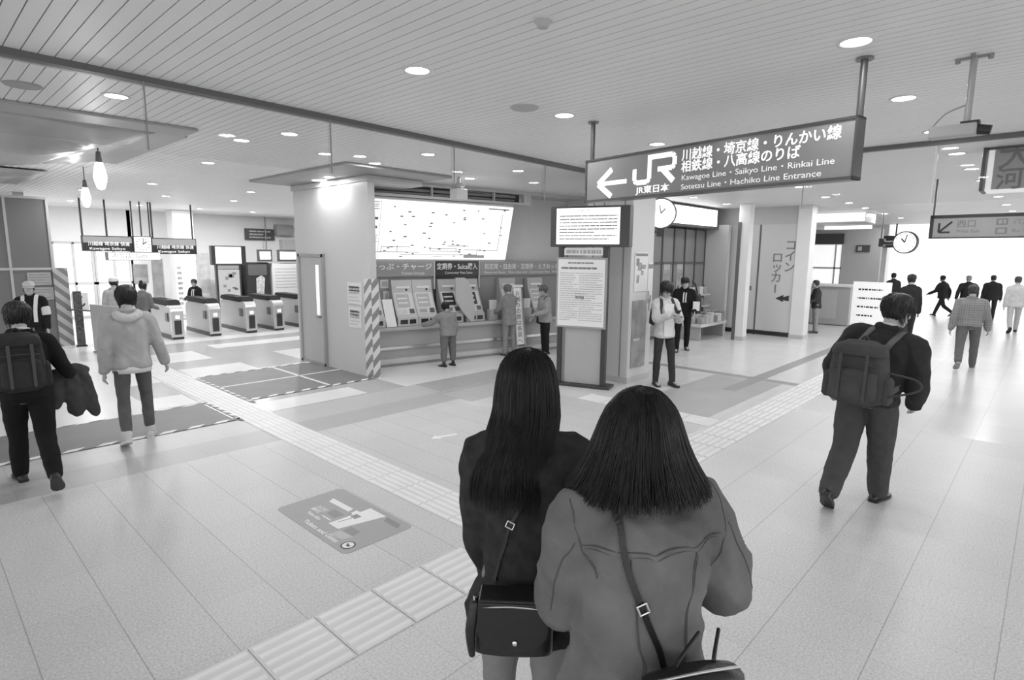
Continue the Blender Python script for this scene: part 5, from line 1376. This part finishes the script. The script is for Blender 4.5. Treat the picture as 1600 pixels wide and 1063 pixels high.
for s_ in (-1, 1): mb.limb([pts[i] - off + nr[i] * .006 + u * .013 * s_ - t * .014, pts[i] - off + nr[i] * .006 + u * .013 * s_ + t * .014], [.003] * 2, 6); mb.limb([pts[i] - off + nr[i] * .006 - u * .013 + t * .014 * s_, pts[i] - off + nr[i] * .006 + u * .013 + t * .014 * s_], [.003] * 2, 6)
mb.build('buckle', M(.75, .2, 1), bag)

# ------------------------------------------------------------------ man with backpack, right
MR = Fig('person', 'stocky man in a dark coat wearing a grey backpack, walking away at the right', 5.52, 1.05, -6, 1.84,
         {'R': (14, -2, 4, -2), 'L': (-14, -1, 26, 40)}, {'L': (-6, 20, 40, 8), 'R': (4, 17, 46, 14)}, 5, 0, (-42, 4), .010, 1.22, 9)
MR.trousers(cloth(.07), 1.36, .006); MR.shoes(M(.02, .3))
MR.top(M(.028, .85, 0, .2, 10, .3, 200, .3), -.03, 1.08, 1.35, .010, 'coat')
MR.hair(HAIRB, .28, -.12, -.26, .05, .06, seed=2, top=.05)
MB().limb([MR.up(-.036, -.02, .335), MR.up(0, -.045, .34), MR.up(.036, -.02, .335)], [.010, .010, .010], 8).build('shirt_collar', M(.6, .8), MR.root, True)
def backpack(f, label, m_, x, y, z, w_, d_, h_, detail=True, patch=False, tilt=4, strapg=None):
    b = carried('backpack', f, label, 'backpack', (x, y, z)); b.matrix_world = f.M @ Matrix.Translation((x, y, z)) @ Matrix.Rotation(R_(-tilt), 4, 'X')
    inv = (Matrix.Translation((x, y, z)) @ Matrix.Rotation(R_(-tilt), 4, 'X')).inverted()
    mb = rbox_mesh(w_, d_, h_, .3, .82, 30, 12, .08); o = mb.build('pack_body', m_, b, True)
    if detail:
        q = rbox_mesh(w_ * .80, d_ * .45, h_ * .52, .3, .9, 26, 9); bmesh.ops.translate(q.bm, verts=q.bm.verts, vec=(0, -d_ * .48, h_ * .05)); q.build('front_pocket', m_, b, True)
        q = rbox_mesh(w_ * .88, d_ * .85, h_ * .22, .3, .8, 26, 8, .12); bmesh.ops.translate(q.bm, verts=q.bm.verts, vec=(0, -d_ * .15, h_ * .74)); q.build('top_flap', m_, b, True)
        for s_ in (-1, 1):
            q = rbox_mesh(d_ * .35, d_ * .7, h_ * .42, .3, .85, 20, 8); bmesh.ops.translate(q.bm, verts=q.bm.verts, vec=(s_ * w_ * .5, 0, h_ * .06)); q.build('side_pocket', m_, b, True)
            mb = MB(); mb.limb([(s_ * w_ * .22, -d_ * .74, h_ * .78), (s_ * w_ * .22, -d_ * .76, h_ * .5), (s_ * w_ * .22, -d_ * .74, h_ * .1)], [.012] * 3, 8, flat=.4); mb.build('compression_strap', M(.06, .8), b, True)
        mb = MB(); mb.limb([(-w_ * .36, -d_ * .62, h_ * .62), (0, -d_ * .68, h_ * .64), (w_ * .36, -d_ * .62, h_ * .62)], [.006] * 3, 6); mb.build('zipper', M(.03, .5), b, True)
        if not patch: MB().limb([(w_ * .52, -.02, h_ * .55), (w_ * .95, -.04, h_ * .50), (w_ * 1.0, -.05, h_ * .36), (w_ * .56, -.06, h_ * .2)], [.008] * 4, 8).build('loose_strap', m_, b, True)
    if patch: MB().box(-w_ * .0, w_ * .22, -d_ * .56, -d_ * .50, h_ * .16, h_ * .28).build('label_patch', M(.35, .6), b)
    MB().limb([(-.04, d_ * .3, h_ * .96), (0, d_ * .3, h_ * 1.06), (.04, d_ * .3, h_ * .96)], [.009] * 3, 8).build('grab_handle', m_, b, True)
    bv_ = f.bvh(); H = f.H
    for s_ in (-1, 1):
        way = [V3(x + s_ * w_ * .30, y + d_ * .4, z + h_ * .9), f.up(s_ * .055, -.03, .295), f.up(s_ * .058, .03, .285), f.up(s_ * .075, .075, .22), f.up(s_ * .10, .04, .12), V3(x + s_ * w_ * .48, y + d_ * .5, z + h_ * .15)]
        p, n_ = drape(bv_, way, .009, 40); p[0] = way[0]; p[-1] = way[-1]
        mb = MB(); ribbon(mb, [inv @ q for q in p], [inv.to_3x3() @ q for q in n_], .045, .006); mb.build('shoulder_strap', strapg or m_, b, True)
    return b
backpack(MR, 'grey canvas backpack with top flap and straps on the man in the dark coat', M(.062, .8, 0, .18, 12, .3, 150, .3), -.0, -.30, .93, .43, .20, .52, True, strapg=M(.12, .8))

# ------------------------------------------------------------------ left group
ML_ = Fig('person', 'man in a dark suit with backpack, striding at the far left edge', .70, 6.50, 88, 1.69,
          {'L': (20, 0, 5, -4), 'R': (-16, 0, 34, 42)}, {'L': (10, 8, 30, 0), 'R': (2, 24, 58, -4)}, 4, 0, (10, 2), .012, 1.05)
ML_.trousers(cloth(.010), 1.12, .006); ML_.shoes(M(.02, .5)); ML_.top(cloth(.012), -.02, 1.05, 1.12, .008, 'suit_jacket')
ML_.hair(HAIRB, .28, -.14, -.30, .05, .05, seed=4, top=.05)
MB().limb([ML_.up(-.036, -.02, .332), ML_.up(0, -.042, .338), ML_.up(.036, -.02, .332)], [.012] * 3, 8).build('shirt_collar', M(.6, .8), ML_.root, True)
backpack(ML_, 'black backpack with a small pale patch on the man at the far left', M(.022, .7, 0, .2, 12, .3, 150, .3), -.04, -.25, .92, .34, .18, .50, True, True)
e = carried('folded_coat', ML_, 'dark grey coat draped over the forearm of the man at the far left', 'coat', (0, 0, 0))
a = ML_.J['elR'] * .35 + ML_.J['wrR'] * .65; mb = MB()
mb.limb([a + V3(-.11, -.03, .02), a + V3(.03, .0, .055), a + V3(.12, .03, .02)], [.045, .05, .04], 12)
mb.limb([a + V3(-.10, -.05, 0), a + V3(-.12, -.07, -.12), a + V3(-.13, -.08, -.25)], [.05, .065, .05], 12, flat=.6)
mb.limb([a + V3(.0, -.03, 0), a + V3(-.0, -.06, -.15), a + V3(.02, -.06, -.33)], [.055, .075, .07], 12, flat=.6)
mb.limb([a + V3(.09, .0, 0), a + V3(.12, -.03, -.18), a + V3(.16, -.04, -.38)], [.05, .07, .05], 12, flat=.6)
me = remesh(mb, 'cloth', .012, 2); ML_.wrinkle(me, .012, 9, 5); link('cloth', me, cloth(.055), e)
e.location = ML_.M.translation; e.rotation_euler = (0, 0, ML_.M.to_euler().z)

MH = Fig('person', 'young man in a pale hooded jacket and rolled jeans, seen from behind', 1.70, 7.34, 80, 1.73,
         {'R': (10, 3, 8, -2), 'L': (-12, 2, 18, 22)}, {'L': (-14, 10, 16, 0), 'R': (4, 17, 20, -4)}, 0, -4, (-4, 2), .012, 1.08)
MH.trousers(denim(.105), .92, .005, cuff=M(.5, .8)); MH.shoes(M(.5, .7), M(.6, .7)); MH.top(M(.40, .9, 0, .10, 10, .3, 180, .2), -.045, 1.08, 1.16, .008, 'hooded_jacket', smooth=6)
MH.hair(HAIRB, .26, -.16, -.34, .06, .06, seed=6, top=.06)
mb = MB(); mb.limb([MH.up(-.05, .01, .30), MH.up(-.055, -.05, .295), MH.up(0, -.075, .275), MH.up(.055, -.05, .295), MH.up(.05, .01, .30)], [.026 * 1.73] * 5, 12)
me = remesh(mb, 'hood', .012, 2); MH.wrinkle(me, .008, 9, 2); link('hood', me, M(.52, .9, 0, .06, 10), MH.root)
rg = []
for z, k in ((-.072, 1.0), (-.03, 1.0)):
    rg.append([MH.P0 + V3(.107 * 1.73 * k * math.cos(2 * math.pi * i / 24), .082 * 1.73 * k * math.sin(2 * math.pi * i / 24), z * 1.73) for i in range(24)])
MB().loft(rg).build('shirt_hem', M(.66, .9), MH.root, True)

GD = Fig('person', 'guard in dark uniform with white vest straps and pale cap beside the hoarding', 1.60, 13.1, -110, 1.56, STAND, {'L': (4, 8, 12, 0), 'R': (2, 12, 10, 0)}, 0, 0, (5, 0), .016, 1.15)
GD.trousers(cloth(.02)); GD.shoes(BLACK); GD.top(cloth(.016), -.03, 1.05, 1.1, .006, 'uniform_jacket'); GD.hair(HAIRB); GD.cap(M(.55, .7))
bvg = GD.bvh()
for q in (-1, 1):
    for nm_, ways in (('vest_strap', [GD.up(q * .05, .09, .02), GD.up(q * .055, .09, .15), GD.up(q * .06, .06, .26), GD.up(q * .06, -.0, .31), GD.up(q * .055, -.08, .2), GD.up(q * .05, -.09, .02)]),):
        p, n_ = drape(bvg, ways, .008, 40); mb = MB(); ribbon(mb, p, n_, .055, .004); mb.build(nm_, M(.72, .6), GD.root)
d = (GD.J['elL'] - GD.J['shL']).normalized()
for sd in 'LR': MB().limb([GD.J['el' + sd] * .6 + GD.J['sh' + sd] * .4, GD.J['el' + sd] * .9 + GD.J['sh' + sd] * .1], [.075, .072], 14).build('arm_band', M(.65, .7), GD.root, True)

HW = Fig('person', 'worker in a white helmet and pale vest standing before the ticket gates', 3.2, 14.7, 60, 1.54, STAND, DOWN, 0, 0, (-10, 0), .018)
HW.trousers(cloth(.03)); HW.shoes(BLACK); HW.top(cloth(.50), -.03, 1.05, 1.1, .006, 'work_vest'); HW.hair(HAIRB, nape=-.42); HW.cap(M(.75, .4), 'helmet', True, True)
BN = Fig('person', 'person with hair in a bun and grey top near the first gate', 3.78, 14.9, 40, 1.42, STAND, {'L': (5, 8, 40, 10), 'R': (10, 8, 60, 10)}, 0, 0, (0, 0), .018)
BN.trousers(cloth(.05)); BN.shoes(BLACK); BN.top(cloth(.20), -.03, 1, 1, .006, 'jumper'); BN.hair(HAIRB, nape=-.36); MB().ell(BN.hp(0, -.25, .55), (.04, .04, .045), 12).build('bun', HAIRB, BN.root, True)
GS = Fig('person', 'person in a dark suit with white shirt standing beyond the ticket gates', 5.62, 17.2, 215, 1.36, STAND, {'L': (5, 10, 40, 10), 'R': (10, 12, 70, 15)}, 0, 0, (10, 5), .018)
def suit_front(f, tie=True):
    b_ = f.bvh(); 
    for nm_, wd, m_ in (('shirt_front', .075, M(.72, .8)),) + ((('tie', .028, M(.04, .6)),) if tie else ()):
        p, n_ = drape(b_, [f.up(0, .10, .29), f.up(0, .10, .22), f.up(0, .10, .14)], .006 if nm_ == 'tie' else .003, 20); mb = MB(); ribbon(mb, p, n_, wd, .003); mb.build(nm_, m_, f.root)
GS.trousers(cloth(.015)); GS.shoes(BLACK); GS.top(cloth(.014), -.06, 1.05, 1.1, .005, 'suit_jacket'); GS.hair(HAIRB); suit_front(GS)

# ------------------------------------------------------------------ at the ticket machines
OL = Fig('person', 'short person in a grey jacket and cropped trousers using the ticket machines', 7.02, 8.22, 84, 1.22, {'L': (0, 4, 2, 0), 'R': (0, 4, 2, 0)}, {'L': (48, 34, 30, -20), 'R': (0, 10, 20, 0)}, 7, 0, (5, 10), .012, 1.22)
OL.trousers(cloth(.15), 1.42, .006, hem=.28); OL.shoes(M(.02, .5), None, 1.15); OL.top(cloth(.24), -.05, 1.2, 1.35, .007, 'jacket'); OL.hair(HAIRB, .2, -.2, -.38, .06, .05, seed=9, top=.05)
GP = Fig('person', 'grey clad person facing the machines right of the privacy screen', 8.72, 8.25, 75, 1.50, STAND, {'L': (30, 10, 40, 0), 'R': (30, 10, 40, 0)}, 5, 0, (0, 8), .016, 1.0)
GP.trousers(cloth(.26)); GP.shoes(M(.1, .5)); GP.top(cloth(.25), -.10, 1.1, 1.1, .006, 'coat'); GP.hair(M(.16, .6, 0, .3, 30), .2, -.1, -.32)
SB = Fig('person', 'person in a pale top and dark trousers with a cross-body bag before the counter', 9.42, 7.86, 160, 1.47, STAND, {'L': (20, 8, 60, 10), 'R': (8, 10, 40, 5)}, 3, 0, (0, 4), .014, 1.0)
SB.trousers(cloth(.02), 1.0); SB.shoes(BLACK); SB.top(cloth(.34), -.06, 1.15, 1.2, .007, 'blouse'); SB.hair(M(.12, .6, 0, .4, 30), .15, -.1, -.3, .06, .04)
b_ = SB.bvh(); e = carried('shoulder_bag', SB, 'dark cross-body bag at the hip of the person before the counter', 'bag', (.2, -.03, .62))
rbox_mesh(.10, .24, .2).build('bag_body', M(.03, .5), e, True)
p, n_ = drape(b_, [SB.up(-.06, .06, .28), SB.up(-.06, -.02, .315), SB.up(0, -.09, .2), SB.up(.08, -.08, .06), SB.up(.115, -.03, -.03)], .006, 40); mb = MB(); ribbon(mb, [q - V3(.2, -.03, .62) for q in p], n_, .02, .003); mb.build('strap', M(.03, .5), e)

# ------------------------------------------------------------------ right of the pillar
PH = Fig('person', 'young person in a pale open jacket looking at a phone by the pillar', 8.53, 4.58, 236, 1.70, {'L': (12, 2, 4, 0), 'R': (4, 5, 3, 0)}, {'L': (22, 8, 88, 30), 'R': (26, 10, 84, 30)}, -2, 0, (-4, 24), .010, .98)
PH.trousers(cloth(.045), .92, .005); PH.shoes(M(.03, .5)); PH.top(cloth(.60), -.06, 1.1, 1.2, .011, 'open_jacket'); PH.hair(HAIRB, .08, -.16, -.32, .06, .06, seed=12, top=.05)
b_ = PH.bvh()
p, n_ = drape(b_, [PH.up(0, .1, .28), PH.up(0, .1, .15), PH.up(0, .1, 0.0), PH.up(0, .09, -.05)], .004, 30); mb = MB(); ribbon(mb, p, n_, .16, .004); mb.build('shirt_front', M(.72, .8), PH.root)
hc = (PH.J['wrL'] + PH.J['wrR']) / 2 + (PH.J['hdL'] + PH.J['hdR']) * .045
e = carried('phone', PH, 'dark phone held in both hands by the person leaning at the pillar', 'phone', tuple(hc + V3(0, .01, .02)))
o = MB().box(-.037, .037, -.005, .005, -.075, .075, .004).build('case', BLACK, e); o.rotation_euler = (R_(-50), 0, 0); o = MB().box(-.034, .034, -.007, -.005, -.07, .07).build('screen', emit(.8, .6), e); o.rotation_euler = (R_(-50), 0, 0)
backpack(PH, 'black backpack worn by the person looking at the phone', M(.03, .7), 0, -.23, .95, .30, .15, .42, False, strapg=M(.03, .7))
SM = Fig('person', 'man in a dark suit carrying a bag in front of the shop glass', 11.9, 5.95, 212, 1.67, {'R': (12, 3, 6, 0), 'L': (-8, 3, 14, 10)}, {'L': (10, 12, 50, 10), 'R': (0, 10, 30, 0)}, 4, 0, (15, 8), .012, 1.05)
SM.trousers(cloth(.012), 1.05); SM.shoes(BLACK); SM.top(cloth(.013), -.06, 1.08, 1.15, .007, 'suit_jacket'); SM.hair(HAIRB, .25, -.1, -.28); suit_front(SM)
e = carried('hand_bag', SM, 'black bag slung at the side of the suited man by the shop glass', 'bag', (-.30, -.06, .86))
rbox_mesh(.16, .34, .42).build('bag_body', M(.02, .6), e, True); MB().limb([(-.0, -.12, .4), (.06, -.05, .62), (.13, .0, .68)], [.015] * 3, 8).build('strap', M(.02, .6), e, True)
e = carried('paper_bag', SM, 'white paper packet in the hand of the suited man', 'packet', (-.24, .24, .93)); MB().box(-.07, .07, -.02, .02, 0, .2, .008).build('packet', M(.7, .6), e)

# ------------------------------------------------------------------ right concourse crowd
PL = Fig('person', 'person in a plaid shirt and grey trousers walking towards the bright exit', 14.0, 1.12, 8, 1.64, {'R': (16, 3, 5, -3), 'L': (-18, 3, 26, 40)}, {'L': (-10, 14, 14, 0), 'R': (8, 16, 12, 0)}, 3, 0, (0, 4), .014, 1.15)
PL.trousers(cloth(.13), 1.15); PL.shoes(M(.05, .5), M(.3, .6)); PL.top(plaid(), -.01, 1.12, 1.25, .009, 'plaid_shirt'); PL.hair(M(.05, .5, 0, .3, 30), .25, -.12, -.3)
def walker(label, x, y, az, H, legs, coat, trou, hairm=HAIRB, wide=1.05, hem=-.06, arms=DOWN, head=(0, 0), capm=None):
    f = Fig('person', label, x, y, az, H, legs, arms, 3, 0, head, .022, wide); f.trousers(cloth(trou), 1.05, .004); f.shoes(M(.03, .5)); f.top(cloth(coat), hem, 1.1, 1.15, .006, 'coat'); f.hair(hairm, .25, -.12, -.3)
    if capm: f.cap(capm)
    return f
BIGW = {'R': (28, 3, 6, -6), 'L': (-24, 3, 34, 40)}
walker('distant person in a dark coat in mid stride before the bright exit', 26.0, 2.95, 60, 1.57, BIGW, .03, .03, arms={'L': (25, 12, 40, 0), 'R': (-20, 14, 30, 0)})
walker('distant grey haired person in a dark coat beyond the plaid shirt', 25.0, 2.15, 20, 1.58, WALK_L, .03, .04, HAIRG, 1.3, -.05, {'L': (-25, 22, 25, 0), 'R': (5, 14, 20, 0)})
walker('distant dark haired person in a dark coat right of the grey haired one', 25.6, 1.55, 10, 1.60, WALK_R, .035, .04, wide=1.2)
walker('distant dark haired person in a white shirt at the right edge', 22.0, .78, 10, 1.66, WALK_R, .62, .5, M(.06, .5, 0, .3, 30))
walker('person in a dark cap and coat ahead of the man with the grey backpack', 16.75, 2.52, 20, 1.76, WALK_R, .03, .04, wide=.85, capm=M(.03, .7))
walker('distant person in dark clothes beside the white pillar under the clock', 24.6, 4.25, 30, 1.62, WALK_L, .04, .05)
walker('person in a dark top and pale trousers standing in front of the booth', 17.6, 4.82, 120, 1.48, STAND, .05, .32, arms={'L': (20, 10, 50, 0), 'R': (20, 10, 50, 0)})
